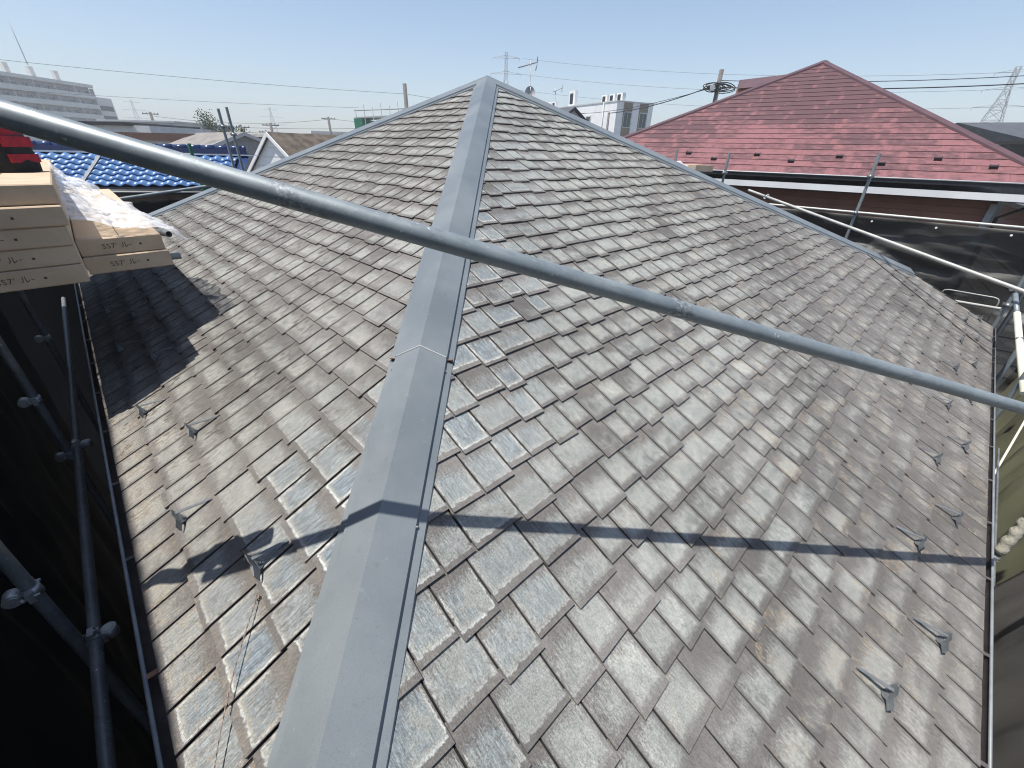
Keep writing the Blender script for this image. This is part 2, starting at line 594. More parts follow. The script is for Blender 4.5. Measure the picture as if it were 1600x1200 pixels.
def make_side(side, q_first, ncourse, verge):
    P = PL if side == 'L' else PR
    rng = random.Random(11 if side == 'L' else 23)
    for k in range(ncourse):
        qb = q_first + k * ECP
        tm = min(-qb, verge) if verge else -qb
        t = -tm - rng.random() * 0.6
        last = None
        hi_ = rng.random() < 0.5
        while t < tm:
            wd = rng.choice(SH_W)
            if wd == last: wd = rng.choice(SH_W)
            last = wd
            gap = 0.0100 if side == 'L' else 0.0074
            hi_ = not hi_ if rng.random() < 0.8 else hi_
            stag = ((0.024 if side == 'R' else 0.019) if hi_ else 0.0) + rng.uniform(-0.003, 0.003)
            if k == 0: stag = 0
            x0, x1 = t + gap / 2, t + wd - gap / 2
            sk = rng.uniform(-0.0015, 0.0015)
            po = [(x0, qb - (stag + sk) / KS), (x1, qb - (stag - sk) / KS), (x1, qb + 0.212 / KS), (x0, qb + 0.212 / KS)]
            po = clip(po, -1, -1, -0.02); po = clip(po, 1, -1, -0.02)
            if verge:
                po = clip(po, -1, 0, verge + 0.02); po = clip(po, 1, 0, verge + 0.02)
            t += wd
            if len(po) < 3: continue
            lift = rng.uniform(-0.0012, 0.0018)
            tilt = rng.uniform(-0.002, 0.002)
            tops, bots, uvs = [], [], []
            for (a, q) in po:
                ww = (q - qb) * KS
                c = 0.0170 + lift + tilt * ((a - x0) / wd - 0.5) - ww * (0.0112 / 0.182)
                tops.append(P(a, q, c)); bots.append(P(a, q, c - 0.0060))
                uvs.append((a - x0, ww + stag))
            cen = sum(tops, V()) / len(tops)
            r1, r2 = rng.random(), rng.random()
            if side == 'R':
                dh = max(0.0, cen.x)                       # distance from the near hip
                dn = -cen.y
                blue = (1 - sstep(dh, 0.25, 0.9)) * (0.35 + 0.65 * rng.random())
                if rng.random() < 0.03 and cen.y < -4 and cen.x < 1.6: blue = max(blue, rng.uniform(0.3, 0.8))
                blue *= 0.4 + 0.6 * sstep(dn, 0.5, 3.5)
                patch = (1 - 0.62 * sstep(dh, 0.8, 3.6)) * rng.uniform(0.55, 1.05)
                if rng.random() < 0.10: patch *= 0.55
                brown = sstep(-(cen.dot(nR)), 4.9, 5.8) * 0.6 + 0.08 * rng.random()
                streak = 0.25 * rng.random()
                lich = (0.25 + 0.75 * sstep(dh, 0.7, 2.0)) * (1.0 if rng.random() < 0.45 else 0.15)
            else:
                dh = max(0.0, -cen.x)
                dn = -cen.y
                nearb = sstep(dn, 4.6, 5.4)
                blue = nearb * (0.45 + 0.5 * rng.random()) * (1 - sstep(dh, 0.35, 0.9)) + (1 - sstep(dh, 0.2, 0.42)) * 0.35 * rng.random()
                patch = rng.uniform(0.5, 1.0) * (0.65 + 0.35 * nearb)
                brown = 0.12 + 0.5 * sstep(-(cen.dot(nL)), 3.6, 4.65) + 0.25 * rng.random()
                streak = sstep(dh, 0.25, 1.0) * (0.55 + 0.6 * rng.random()) * (1 - 0.45 * nearb)
                lich = 0.8 * sstep(-(cen.dot(nL)), 4.2, 4.65) + 0.1 * rng.random()
            pts = [project(p) for p in tops]
            area = 0
            if all(p for p in pts):
                pts = [(min(1600, max(0, p[0])), min(1200, max(0, p[1]))) for p in pts]
                area = abs(sum(pts[i][0] * pts[(i + 1) % len(pts)][1] - pts[(i + 1) % len(pts)][0] * pts[i][1] for i in range(len(pts)))) / 2
            slates.append((area, tops, bots, uvs, (r1, r2, wd - gap, blue), (patch, min(1, brown), min(1, streak), lich)))


make_side('L', QL - 0.012, 29, None)
NR0 = 33
make_side('R', -0.4387 - NR0 * ECP, NR0 + 3, -QL)


def slate_mesh(name, items, base, mat, second='wear'):
    vs_, fs, uvl, a1, a2 = [], [], [], [], []
    for (_, tops, bots, uvs, c1, c2) in items:
        b = len(vs_); n = len(tops)
        vs_ += [tuple(p - base) for p in tops] + [tuple(p - base) for p in bots]
        a1 += list(c1) * (2 * n); a2 += list(c2) * (2 * n)
        fs.append([b + i for i in range(n)]); uvl += uvs
        for i in range(n):
            j = (i + 1) % n
            fs.append([b + j, b + i, b + n + i, b + n + j]); uvl += [uvs[j], uvs[i], uvs[i], uvs[j]]
    me = bpy.data.meshes.new(name)
    me.from_pydata(vs_, [], fs)
    ul = me.uv_layers.new(name='UVMap')
    ul.data.foreach_set('uv', [x for p in uvl for x in p])
    at1 = me.attributes.new('tile', 'FLOAT_COLOR', 'POINT'); at1.data.foreach_set('color', a1)
    at2 = me.attributes.new(second, 'FLOAT_COLOR', 'POINT'); at2.data.foreach_set('color', a2)
    me.materials.append(mat)
    me.update()
    return me


slates.sort(key=lambda s: -s[0])
RBASE = V((0, 0, GZ))
for it in slates[:300]:
    o = bpy.data.objects.new('slate', slate_mesh('slate', [it], RBASE, SLATE))
    COL.objects.link(o); o.parent = roof
o = bpy.data.objects.new('slate_field', slate_mesh('slate_field', slates[300:], RBASE, SLATE))
COL.objects.link(o); o.parent = roof
tag(o, kind='stuff')


# hip caps -------------------------------------------------------
def hip_cap(d, lo, hi, lift=0.0, side=None):
    """cap segment along plan direction d (unit), plan distance lo..hi from apex"""
    d = V((d[0], d[1], 0)); sx = V((d.y, -d.x, 0))
    sl = S / R2
    prof = [(-0.157, -0.157 * sl + 0.012), (-0.155, -0.155 * sl + 0.0240), (-0.1265, -0.1265 * sl + 0.0255), (-0.125, 0.043 - 0.125 * sl), (0, 0.0600), (0.125, 0.043 - 0.125 * sl), (0.1265, -0.1265 * sl + 0.0255), (0.155, -0.155 * sl + 0.0240), (0.157, -0.157 * sl + 0.012)]
    mb = MB()
    rows = []
    for r in (lo, hi):
        c = d * r + UZ * (-sl * r)
        rows.append([c + sx * (x * (1 + lift * 4)) + UZ * (z + lift) for x, z in prof])
    for i in range(len(prof) - 1):
        mb.poly([rows[0][i], rows[0][i + 1], rows[1][i + 1], rows[1][i]])
    # folded lower lip at the joint
    e = [V(p) for p in rows[1]]
    dn = [p + UZ * -0.006 for p in e]
    for i in range(2, len(prof) - 3):
        mb.poly([e[i], e[i + 1], dn[i + 1], dn[i]])
    # side upstands of the ridge batten, hidden under the cap
    return mb.build('hip_cap', CAPM, house)


for lo, hi, li in ((0.0, 0.985, 0.004), (0.97, 3.82, 0.002), (3.80, 4.794, 0.004), (4.775, 6.62, 0.0)):
    hip_cap((0, -1), lo, hi, li)
for lo, hi, li in ((0.0, 2.2, 0.003), (2.185, 4.4, 0.0015), (4.385, 6.6, 0.0)):
    hip_cap((-1, 0), lo, hi, li); hip_cap((1, 0), lo, hi, li)
hip_cap((0, 1), 0.0, 6.6)
# dents and scuffs: low clips over the near joint
for sx in (-1, 1):
    mb = MB()
    c = V((0, -4.785, -S / R2 * 4.785)) + V((sx * 0.139, 0, -0.139 * S / R2 + 0.029))
    mb.box(c, V((0.014, 0, 0)), V((0, 0.02, -0.02 * S / R2)), V((0, 0, 0.002)))
    mb.build('joint_clip', RUST, house)


for k in range(9):
    for sx in (-1, 1):
        yy = -(0.55 + 0.72 * k)
        c = V((sx * 0.1275, yy, S / R2 * yy - 0.1275 * S / R2 + 0.034))
        MB().ring(c, V((1, 0, 0)), 0.0052, 0.003, 8).build('cap_nail', RUST if k % 4 == 2 else CLAMP, house)
for yy in (-0.985, -3.82, -4.794):
    mb = MB()
    for sx in (-1, 1):
        a_, b_ = V((0, yy - 0.002, S / R2 * yy + 0.0605)), V((sx * 0.124, yy - 0.002, S / R2 * yy + 0.044 - 0.125 * S / R2))
        mb.box((a_ + b_) / 2, (b_ - a_) / 2, V((0, 0.0035, 0)), V((0, 0, 0.0035)))
    mb.build('sealant_line', GREYW, house)
# gutters, fascia, walls ---------------------------------------------
def gutter(P, tdir, qe, t0, t1, n_out):
    mb = MB()
    pts = []
    for i in range(9):
        a = math.pi * i / 8
        pts.append((0.012 - 0.044 * math.cos(a), -0.016 - 0.046 * math.sin(a)))
    ends = []
    for t in (t0, t1):
        b = P(t, qe)
        ends.append([b + n_out * x + UZ * z for x, z in pts])
    mb.v = ends[0] + ends[1]
    for i in range(8):
        mb.f.append([i, 9 + i, 10 + i, i + 1]); mb.sm.append(True)
    mb.f.append(list(range(9))); mb.f.append(list(range(9, 18))); mb.sm += [False, False]
    gut = mb.build('gutter', GUTTER, house)
    lip = MB()
    a, b = P(t0, qe) + n_out * 0.058 + UZ * -0.012, P(t1, qe) + n_out * 0.058 + UZ * -0.012
    lip.tube(a, b, 0.0065, 8)
    lip.build('gutter_lip', GUTLIP, gut)
    k = 0
    t = t0 + 0.35
    while t < t1:
        mbk = MB()
        b = P(t, qe) + UZ * -0.012
        mbk.box(b + n_out * 0.024, n_out * 0.034, tdir * 0.010, UZ * 0.0018)
        mbk.box(b + n_out * -0.01 + UZ * -0.02, n_out * 0.002, tdir * 0.012, UZ * 0.02)
        mbk.build('bracket', RUST if (k == 1 and n_out.x < 0) else GUTTER, gut)
        k += 1
        t += 0.606
    return gut


gutter(PL, tL, QL, QL, -QL, -nL)
gutter(PR, tR, QR, QL, -QL, -nR)
# drip edge strips and fascias
for P, q, out in ((PL, QL, -nL), (PR, QR, -nR)):
    mb = MB()
    a, b = P(QL, q), P(-QL, q)
    mb.box((a + b) / 2 + out * -0.012 + UZ * -0.095, (b - a) / 2, out * 0.012, UZ * 0.085)
    mb.build('fascia', BOARD, house)
# verge trims on the lower right slope
for t in (-QL + 0.025,):
    mb = MB()
    a, b = PR(t, QL + 0.02), PR(t, QR)
    d = (b - a)
    mb.box((a + b) / 2 + NR * 0.004, d / 2, tR * 0.010, NR * 0.020)
    mb.build('verge_trim', DARK, house)
wb = MB()
wi = -QL - 0.5
c4 = [nL * -wi + tL * -wi, nL * -wi + tL * wi, nL * wi + tL * wi, nL * wi + tL * -wi]
for i in range(4):
    a, b = c4[i], c4[(i + 1) % 4]
    wb.poly([a + UZ * GZ, b + UZ * GZ, b + UZ * (S * QL - 0.05), a + UZ * (S * QL - 0.05)])
wb.build('wall', WALLM, house)
wb = MB()
a, b = nR * (QR + 0.45) + tR * (QL + 0.3), nR * (QR + 0.45) + tR * (-QL - 0.3)
wb.box((a + b) / 2 + nR * 0.3 + UZ * ((GZ + S * QR - 0.1) / 2), (b - a) / 2, nR * 0.3, UZ * ((S * QR - 0.1 - GZ) / 2))
wb.build('lower_wall', WALLM, house)


# snow guards ----------------------------------------------------
def guard(P, td, N, t, q):
    up = (P(t, q + 1) - P(t, q)).normalized()
    b = P(t, q, 0.0175)
    mb = MB()
    # sloping strap from under the upper course to the head of the plate
    a, e = b + up * 0.112 + N * -0.004, b + up * 0.004 + N * 0.052
    mb.box((a + e) / 2, (e - a) / 2, td * 0.008, (e - a).normalized().cross(td) * 0.0012)
    # upright plate with flared ends
    out = [(-0.066, 0.010), (-0.060, 0.036), (-0.030, 0.044), (-0.018, 0.058), (0.018, 0.058), (0.030, 0.044), (0.060, 0.036), (0.066, 0.010), (0.034, 0.016), (0.018, 0.003), (-0.018, 0.003), (-0.034, 0.016)]

    def curl(x):
        return -up * (abs(x) / 0.066) ** 2 * 0.022
    fr = [b + td * x * 1.05 + N * z * 1.2 + curl(x) for x, z in out]
    bk = [p + up * 0.003 for p in fr]
    mb.poly(fr); mb.poly(bk[::-1])
    for i in range(len(out)):
        j = (i + 1) % len(out)
        mb.poly([fr[j], fr[i], bk[i], bk[j]])
    # foot
    mb.box(b + up * -0.010 + N * 0.004, td * 0.016, up * 0.016, N * 0.0015)
    return mb.build('snow_guard', GUARD, house)


for i in range(-1, 14):
    t = -2.64 + 0.548 * i
    guard(PR, tR, NR, t, -5.470 if i % 2 == 0 else -5.632)
for t, q in ((-2.03, -4.462), (-2.60, -4.295), (-3.15, -4.462), (-3.69, -4.300), (-1.40, -4.300), (-0.85, -4.465), (-0.28, -4.300), (0.27, -4.465)):
    guard(PL, tL, NL, t, q)


# ---------------------------------------------------------------- scaffold pipes
def coupler(p, axis, other=None):
    """two-part pipe clamp round axis at p, with bolts"""
    mb = MB()
    axis = V(axis).normalized()
    a = axis.orthogonal().normalized() if other is None else (V(other) - axis * V(other).dot(axis)).normalized()
    b = axis.cross(a)
    mb.ring(p, axis, 0.0315, 0.026, 16)
    for s in (-1, 1):
        mb.box(V(p) + a * s * 0.040, a * 0.012, b * 0.011, axis * 0.024)
        mb.tube(V(p) + a * s * 0.044 - b * 0.026, V(p) + a * s * 0.044 + b * 0.030, 0.006, 8)
        mb.ring(V(p) + a * s * 0.044 + b * 0.024, b, 0.0105, 0.006, 6)
    if other is not None:
        mb.ring(V(p) + b * 0.052, V(other).normalized(), 0.029, 0.024, 16)
        mb.ring(V(p) + b * 0.052, V(other).normalized(), 0.021, 0.027, 16)
        mb.box(V(p) + b * 0.028, a * 0.02, b * 0.01, axis * 0.02)
    return mb


def pipe(name, p, q, mat, label, couplers=(), r=0.0243, group=None, hollow=True):
    p, q = V(p), V(q)
    base = p if p.z < q.z else q
    t = thing(name, base, label, 'pipe', group)
    mb = MB().tube(p, q, r, 24, cap=False)
    d = (q - p).normalized()
    for e, s in ((p, 1), (q, -1)):       # open pipe ends: rim and a short bore
        n = 24
        a = d.orthogonal().normalized(); b = d.cross(a)
        o_ = [e + (a * math.cos(2 * math.pi * i / n) + b * math.sin(2 * math.pi * i / n)) * r for i in range(n)]
        i_ = [e + (x - e) * 0.88 for x in o_]
        k_ = [x + d * s * 0.06 for x in i_]
        for i in range(n):
            j = (i + 1) % n
            mb.poly([o_[i], o_[j], i_[j], i_[i]]); mb.poly([i_[i], i_[j], k_[j], k_[i]])
    mb.build('tube', mat, t)
    for c in couplers:
        if isinstance(c, tuple):
            f, oth = c
            coupler(p + (q - p) * f, d, V(oth)).build('coupler', CLAMP, t)
        else:
            coupler(p + (q - p) * c, d).build('coupler', CLAMP, t)
    return t


PA = V((0.29321442, -5.5996941, -0.96852475)); PD = V((0.94225263, 0.17925203, -0.28289344)).normalized()
pipe('scaffold_pipe', PA - PD * 1.55, PA + PD * 3.9, GALV, 'big grey scaffold pipe crossing the whole picture close to the camera')

# back right guard rail, posts and diagonal
RB = nL * 5.65
rail = lambda t, z: RB + tL * t + UZ * z
pipe('scaffold_pipe', rail(-7.0, -1.61), rail(-0.2, -1.61), GALVP, 'pale horizontal rail with a black sheet hanging from it under the red roofed house', r=0.022)
pa = V((6.52, 1.47, 0))
pipe('scaffold_pipe', pa + UZ * -6.0, pa + UZ * -0.685, GALV, 'upright scaffold post with two clamps in front of the red roof eave', ((0.935, tL), (0.825, tL)))
pb = V((4.77, 3.22, 0))
pipe('scaffold_pipe', pb + UZ * -6.0, pb + UZ * -0.72, GALV, 'upright scaffold post just right of the carton beyond the right hip', ((0.93, tL),))
pc = V((3.29, 2.88, 0)) + nL * 0.6
pipe('scaffold_pipe', pc + UZ * -5.0, pc + UZ * -0.70, GALV, 'short grey post top poking up left of the carton beyond the right hip')
pipe('scaffold_pipe', (4.98, 2.44, -1.36), V((6.58, -1.62, -2.12)) + (V((6.58, -1.62, -2.12)) - V((4.98, 2.44, -1.36))) * 0.12, GALVP, 'long pale diagonal pipe running down to the right past the right hip', (0.09,))
pipe('scaffold_pipe', (7.0, 1.25, -2.86), (7.72, -0.55, -2.68), GALVP, 'short pale rail near the lower end of the right verge', r=0.022)
# folding guard frame behind it
t = thing('guard_frame', (7.4, 0.8, -3.3), 'thin white bent tube guard frame in front of the black sheet', 'guard frame')
fa, fb = V((7.35, 1.15, -2.70)), V((8.05, -0.25, -2.62))
fd = (fb - fa)
for k in range(2):
    p0, p1 = fa + fd * (0.5 * k + 0.02), fa + fd * (0.5 * k + 0.47)
    c = (p1 - p0)
    MB().pathtube([p0 + UZ * -0.5, p0 + UZ * -0.06, p0 + UZ * -0.015 + c * 0.03, p0 + c * 0.10, p1 - c * 0.10, p1 - c * 0.03 + UZ * -0.015, p1 + UZ * -0.06, p1 + UZ * -0.5], 0.010, 8).build('bent_tube', GALVP, t)
# posts outside the right eave
p1 = V((8.0, -0.36, 0)); p2 = V((6.55, -1.95, 0)); p3 = V((4.40, -4.32, 0))
pipe('scaffold_pipe', p1 + UZ * -7.0, p1 + UZ * -1.3, GALV, 'scaffold post standing at the far lower corner of the right eave', ((0.76, tL), (0.80, tR)))
pipe('scaffold_pipe', p1 + V((0.25, 0.1, -7)), p1 + V((0.25, 0.1, -1.5)), GALVD, 'dull scaffold post right behind the far corner post')
pipe('scaffold_pipe', p2 + UZ * -7.0, p2 + UZ * -1.6, GALV, 'scaffold post outside the right gutter just above where the big pipe ends', ((0.66, tR),))
pipe('scaffold_pipe', p2 + V((-0.55, -0.62, -7.0)), p2 + V((-0.55, -0.62, -2.2)), GALV, 'scaffold post outside the right gutter just below where the big pipe ends', ((0.72, tR),))
# wrapped post
wt = thing('wrapped_post', p3 + UZ * -7.0, 'upright post wrapped in lumpy cream foam beside the right gutter', 'pipe')
MB().tube(p3 + UZ * -7.0, p3 + UZ * -1.6, 0.0243, 20).build('tube', GALVD, wt)
pts, rr = [], []
for i in range(60):
    z = -3.50 + i * 0.03
    pts.append(p3 + UZ * z + V((0.004 * math.sin(i * 2.1), 0.004 * math.cos(i * 1.7), 0)))
    rr.append(0.038 + 0.004 * math.sin(i * 1.9) + random.uniform(-0.003, 0.003))
MB().pathtube(pts, rr, 14).build('foam_wrap', FOAM, wt)
coupler(p3 + UZ * -3.56, UZ, tR).build('coupler', CLAMP, wt)
# cream sleeved brace and thin cream strip
bt = thing('sleeved_brace', (5.95, -2.62, -2.9), 'sloping brace with a cream plastic sleeve beside the far right gutter', 'pipe')
b0, b1 = V((6.62, -1.60, -2.30)), V((5.92, -2.72, -2.92))
MB().tube(b0 + (b0 - b1) * 0.15, b0 + (b1 - b0) * 0.12, 0.0243, 16).build('tube', GALV, bt)
MB().tube(b0 + (b1 - b0) * 0.10, b1, 0.031, 18).build('sleeve', CREAM, bt)
MB().ring(b0 + (b1 - b0) * 0.42, (b1 - b0).normalized(), 0.033, 0.012).build('band', CLAMP, bt)
mb = MB().tube((6.03, -2.80, -3.19), (5.22, -3.44, -3.60), 0.010, 8)
tag(mb.build('thin_strip', CREAM), 'thin cream rod slanting across the olive sheet beyond the right gutter', 'rod')
pipe('scaffold_pipe', V((4.2, -4.55, -3.62)), V((5.4, -3.2, -3.30)), GALVD, 'thin dull rod behind the foam wrapped post', r=0.009)
pipe('scaffold_pipe', nR * (QR - 0.42) + tR * -5.2 + UZ * -3.95, nR * (QR - 0.42) + tR * 5.6 + UZ * -3.95, GALVD, 'dull horizontal rail low behind the right gutter')

# left side: rail and posts in the dark gap
lrail = lambda t, z, off=0.30: nL * (QL - off) + tL * t + UZ * z
pipe('scaffold_pipe', lrail(-6.2, -2.75), lrail(3.5, -2.75), GALVD, 'dark horizontal scaffold rail running along just below the left gutter', ((0.335, UZ), (0.53, UZ)))
pipe('scaffold_pipe', V((-1.47, -5.61, -7.5)), V((-1.47, -5.61, -1.70)), GALVD, 'nearest dark scaffold post with a large clamp at the left edge', ((0.885, tL),))
pipe('scaffold_pipe', V((-2.80, -4.28, -7.5)), V((-2.80, -4.28, -1.62)), GALVD, 'second dark scaffold post from the camera beside the left gutter', ((0.88, tL), (0.80, tL)))
pipe('scaffold_pipe', V((-4.05, -3.02, -7.5)), V((-4.05, -3.02, -1.62)), GALVD, 'dark scaffold post below the cartons farther along the left gutter', ((0.86, tL),))
pipe('scaffold_pipe', lrail(-1.4, -3.5), lrail(-3.4, -5.6), GALVD, 'dark diagonal brace crossing below the left scaffold rail')
# transoms carrying the cartons
for k, (tt, lab) in enumerate(((-0.9, 'grey transom pipe under the near ends of the cartons'), (0.75, 'grey transom pipe under the middle of the cartons'), (2.2, 'grey transom pipe under the far ends of the cartons'))):
    pipe('scaffold_pipe', nL * (QL - 0.95) + tL * tt + UZ * -1.536, nL * (-3.92) + tL * tt + UZ * -1.536, GALV, lab)
pipe('scaffold_pipe', nL * (-4.6) + tL * -1.12 + UZ * -1.36 + tL * 2.2, nL * (-3.955) + tL * -1.02 + UZ * -1.36, GALV, 'open pipe end sticking out right of the two carton stack', r=0.021)
# posts and rail beyond the left hip
pipe('scaffold_pipe', (-5.12, 2.38, -6.5), (-5.12, 2.38, -0.23), GALV, 'left one of the two scaffold posts standing against the grey gable', (0.955, 0.78))
pipe('scaffold_pipe', (-5.09, 2.60, -6.5), (-5.09, 2.60, -0.19), GALV, 'right one of the two scaffold posts standing against the grey gable', (0.93, 0.80))
pipe('scaffold_pipe', (-6.10, 0.42, -1.62), (-5.05, 1.80, -1.44), GALV, 'grey pipe sloping in front of the blue roof eave')
# thin dark green post on the blue roof
pipe('scaffold_pipe', (-5.95, 2.5, -3.0), (-5.95, 2.5, -0.80), GREEN, 'short dark green post in front of the blue ridge end', r=0.03)


# ---------------------------------------------------------------- sheets
def sheet(name, o, du, dv, nu, nv, nrm, amp, mat, label, seed=0, edge=0.0, fold='v'):
    mb = MB()
    o = V(o)
    lu, lv = du.length, dv.length
    for j in range(nv + 1):
        for i in range(nu + 1):
            p = o + du * (i / nu) + dv * (j / nv)
            a, z = lu * i / nu, lv * j / nv
            if fold == 'h':        # slack cloth with long sweeping folds slung between ties
                wob = 0.5 * mnoise.noise(V((a * 0.5, z * 0.7, seed)))
                x1, x2 = V((a * 0.22 + z * 0.35, z * 2.2 - a * 0.55 + wob, seed)), V((a * 0.4 - z * 0.3, z * 4.3 + a * 0.9 + wob, seed + 5))
            else:                  # hanging cloth with upright folds
                wob = 0.4 * mnoise.noise(V((a * 0.6, z * 0.5, seed)))
                x1, x2 = V((a * 1.9 + wob + z * 0.15, z * 0.22, seed)), V((a * 4.4 + wob * 2 - z * 0.5, z * 0.5, seed + 5))
            f = 0.8 * mnoise.noise(V((a * 0.5, z * 0.5, seed + 9))) + 0.9 * (1 - abs(mnoise.noise(x1)) * 2) + 0.45 * (1 - abs(mnoise.noise(x2)) * 2) + 0.12 * (1 - abs(mnoise.noise(x2 * 2.3)) * 2)
            p = p + nrm * amp * f * (0.25 + 0.75 * min(1, z / 0.4))
            if j == 0: p = p + UZ * edge * mnoise.noise(V((p.x * 3, p.y * 3, seed)))
            mb.v.append(p)
    W = nu + 1
    for j in range(nv):
        for i in range(nu):
            mb.f.append([j * W + i, j * W + i + 1, (j + 1) * W + i + 1, (j + 1) * W + i]); mb.sm.append(True)
    ob = mb.build(name, mat)
    sd = ob.modifiers.new('thickness', 'SOLIDIFY'); sd.thickness = 0.004
    return tag(ob, label, 'sheet')


sheet('safety_sheet', nL * (QL - 0.97) + tL * -7.2 + UZ * 0.78, tL * 10.4, UZ * -8.4, 110, 70, nL, 0.07, SHEETK, 'black sheet lining the left scaffold in deep shade', 3, 0.03)  # top raised and lengthened out of view to shade the gap and gutter
sheet('safety_sheet', rail(-7.2, -1.66) + nL * 0.02, tL * 7.2, UZ * -5.5, 150, 110, nL, 0.17, SHEETS, 'wrinkled dark mesh sheet hanging from the pale rail under the red roofed house', 5, 0.0, 'h')
sheet('safety_sheet', nR * (QR - 0.95) + tR * 0.15 + UZ * -2.95, tR * 6.2, UZ * -5.0 + nR * 0.8, 120, 60, nR, 0.14, SHEETO, 'olive sheet hanging beyond the far half of the right gutter', 12)
sheet('safety_sheet', nR * (QR - 0.90) + tR * -6.4 + UZ * -3.0, tR * 6.9, UZ * -5.0 + nR * 0.8, 80, 60, nR, 0.14, SHEETG, 'dark grey sheet beyond the near half of the right gutter', 17)

sheet('safety_sheet', nR * 5.55 + tR * -6.6 + UZ * -1.72, tR * 8.2, UZ * -6.0, 80, 50, nR, 0.08, SHEETK, 'black sheet hanging between the roof and the blue tiled house', 8, 0.04)
# sheet eyelets on the back right sheet
for k in range(7):
    p = rail(-6.4 + 0.85 * k, -1.72) + nL * -0.075
    tag(MB().ring(p, nL, 0.016, 0.002, 12).build('eyelet', WHITE), '%s eyelet from the right on the top hem of the sheet under the rail' % ('rightmost', 'second', 'third', 'fourth', 'fifth', 'sixth', 'leftmost')[k], 'eyelet', 'eyelets along the hem of the sheet under the pale rail')

# assumed cloth out of view, added to cast the shadow blob on the left slope
mb = MB()
ra, rbb = V((-0.79, -5.70, -0.94)), V((-1.36, -5.80, -1.15))
pts, rr = [], []
for i in range(26):
    f = i / 25
    p = ra.lerp(rbb, f)
    pts.append(p + V((0.02 * mnoise.noise(V((f * 6, 0, 1))), 0.03 * mnoise.noise(V((f * 7, 3, 1))), 0.03 * mnoise.noise(V((f * 5, 0, 9))))))
    rr.append(0.018 + 0.036 * max(0, 1 - abs(f - 0.30) * 1.6) + 0.022 * mnoise.noise(V((f * 16, 2, 2))))
mb.pathtube(pts, rr, 12)
tag(mb.build('shadow_cloth', BLACKF), 'unseen dark crumpled cloth added by the big pipe to cast a shadow', 'shadow_cloth')


# ---------------------------------------------------------------- cartons
def carton(q1, t0, z0, wd, ln, ht, label, skew=0.0, mark=True, off=0.0, group='cartons of roofing stacked on the left scaffold'):
    base = nL * (q1 - wd / 2) + tL * (t0 + ln / 2) + UZ * z0
    th = thing('carton', base, label, 'carton', group)
    a = V((math.cos(skew), math.sin(skew), 0))
    nx = (nL * math.cos(skew) + tL * math.sin(skew)); ty = (tL * math.cos(skew) - nL * math.sin(skew))
    c = nL * q1 + tL * t0 + UZ * z0          # near right bottom corner
    mb = MB()
    # slightly bulged and rounded box
    r = 0.006
    lo = [c - nx * (wd - r) + ty * r, c - nx * r + ty * r, c - nx * r + ty * (ln - r), c - nx * (wd - r) + ty * (ln - r)]
    cen = sum(lo, V()) / 4
    rings = []
    for z, k in ((0.0, 0.0), (r, r), (ht - r, r), (ht, 0.0)):
        rg = []
        for p in lo:
            sx = 1 if (p - cen).dot(nx) > 0 else -1
            sy = 1 if (p - cen).dot(ty) > 0 else -1
            rg.append(p + nx * sx * k + ty * sy * k + UZ * z)
        rings.append(rg)
    mb.poly(rings[0][::-1]); mb.poly(rings[3])
    for i in range(3):
        for j in range(4):
            jj = (j + 1) % 4
            mb.poly([rings[i][j], rings[i][jj], rings[i + 1][jj], rings[i + 1][j]])
    body = mb.build('box', CARD, th)
    # flap seam on the top
    sb = MB().box(c - nx * wd * 0.5 + ty * ln * 0.5 + UZ * (ht + 0.0006), nx * 0.002, ty * (ln * 0.49), UZ * 0.0005)
    sb.build('top_seam', INK, th)
    if mark:
        cu = bpy.data.curves.new('print_mark', 'FONT')
        cu.body = "SS7' \u30eb\u2010  \u25aa"
        cu.size = ht * 0.40
        cu.space_character = 1.12
        cu.align_x = 'CENTER'; cu.align_y = 'CENTER'
        tmp = bpy.data.objects.new('print_mark_text', cu)
        COL.objects.link(tmp)
        dg_ = bpy.context.evaluated_depsgraph_get()
        pm = bpy.data.meshes.new_from_object(tmp.evaluated_get(dg_))
        bpy.data.objects.remove(tmp)
        pm.materials.clear(); pm.materials.append(INK)
        to = bpy.data.objects.new('print_mark', pm)
        to['kind'] = 'stuff'
        COL.objects.link(to); to.parent = th
        mt = Matrix((nx, UZ, -ty)).transposed().to_4x4()
        mt.translation = c - nx * (wd * 0.5 + off) - ty * 0.0012 + UZ * (ht * 0.5) - base
        to.matrix_local = mt
    return th


BX = 0.100
carton(-4.450, -1.69, -1.474, 0.455, 3.9, BX - 0.002, 'bottom carton of the tall stack at the left edge', 0.0, True, 0.02)
carton(-4.447, -1.68, -1.474 + BX, 0.455, 3.9, BX - 0.002, 'second carton from the bottom in the tall left stack', 0.004, True, 0.03)
carton(-4.442, -1.69, -1.474 + 2 * BX, 0.455, 3.9, BX - 0.002, 'middle carton of the tall stack at the left edge', -0.003, True, 0.06)
carton(-4.425, -1.70, -1.474 + 3 * BX, 0.455, 3.9, BX - 0.002, 'second carton from the top in the tall left stack', 0.003, True, 0.05)
carton(-4.420, -1.66, -1.474 + 4 * BX, 0.455, 3.9, BX - 0.002, 'top carton of the tall left stack with the red bag on it', 0.0, True, 0.10)
carton(-4.020, -1.33, -1.512, 0.428, 3.9, 0.102, 'lower carton of the two by the roof edge', 0.003)
carton(-4.030, -1.31, -1.409, 0.415, 3.9, 0.102, 'upper carton of the two by the roof edge under the plastic film', -0.004)
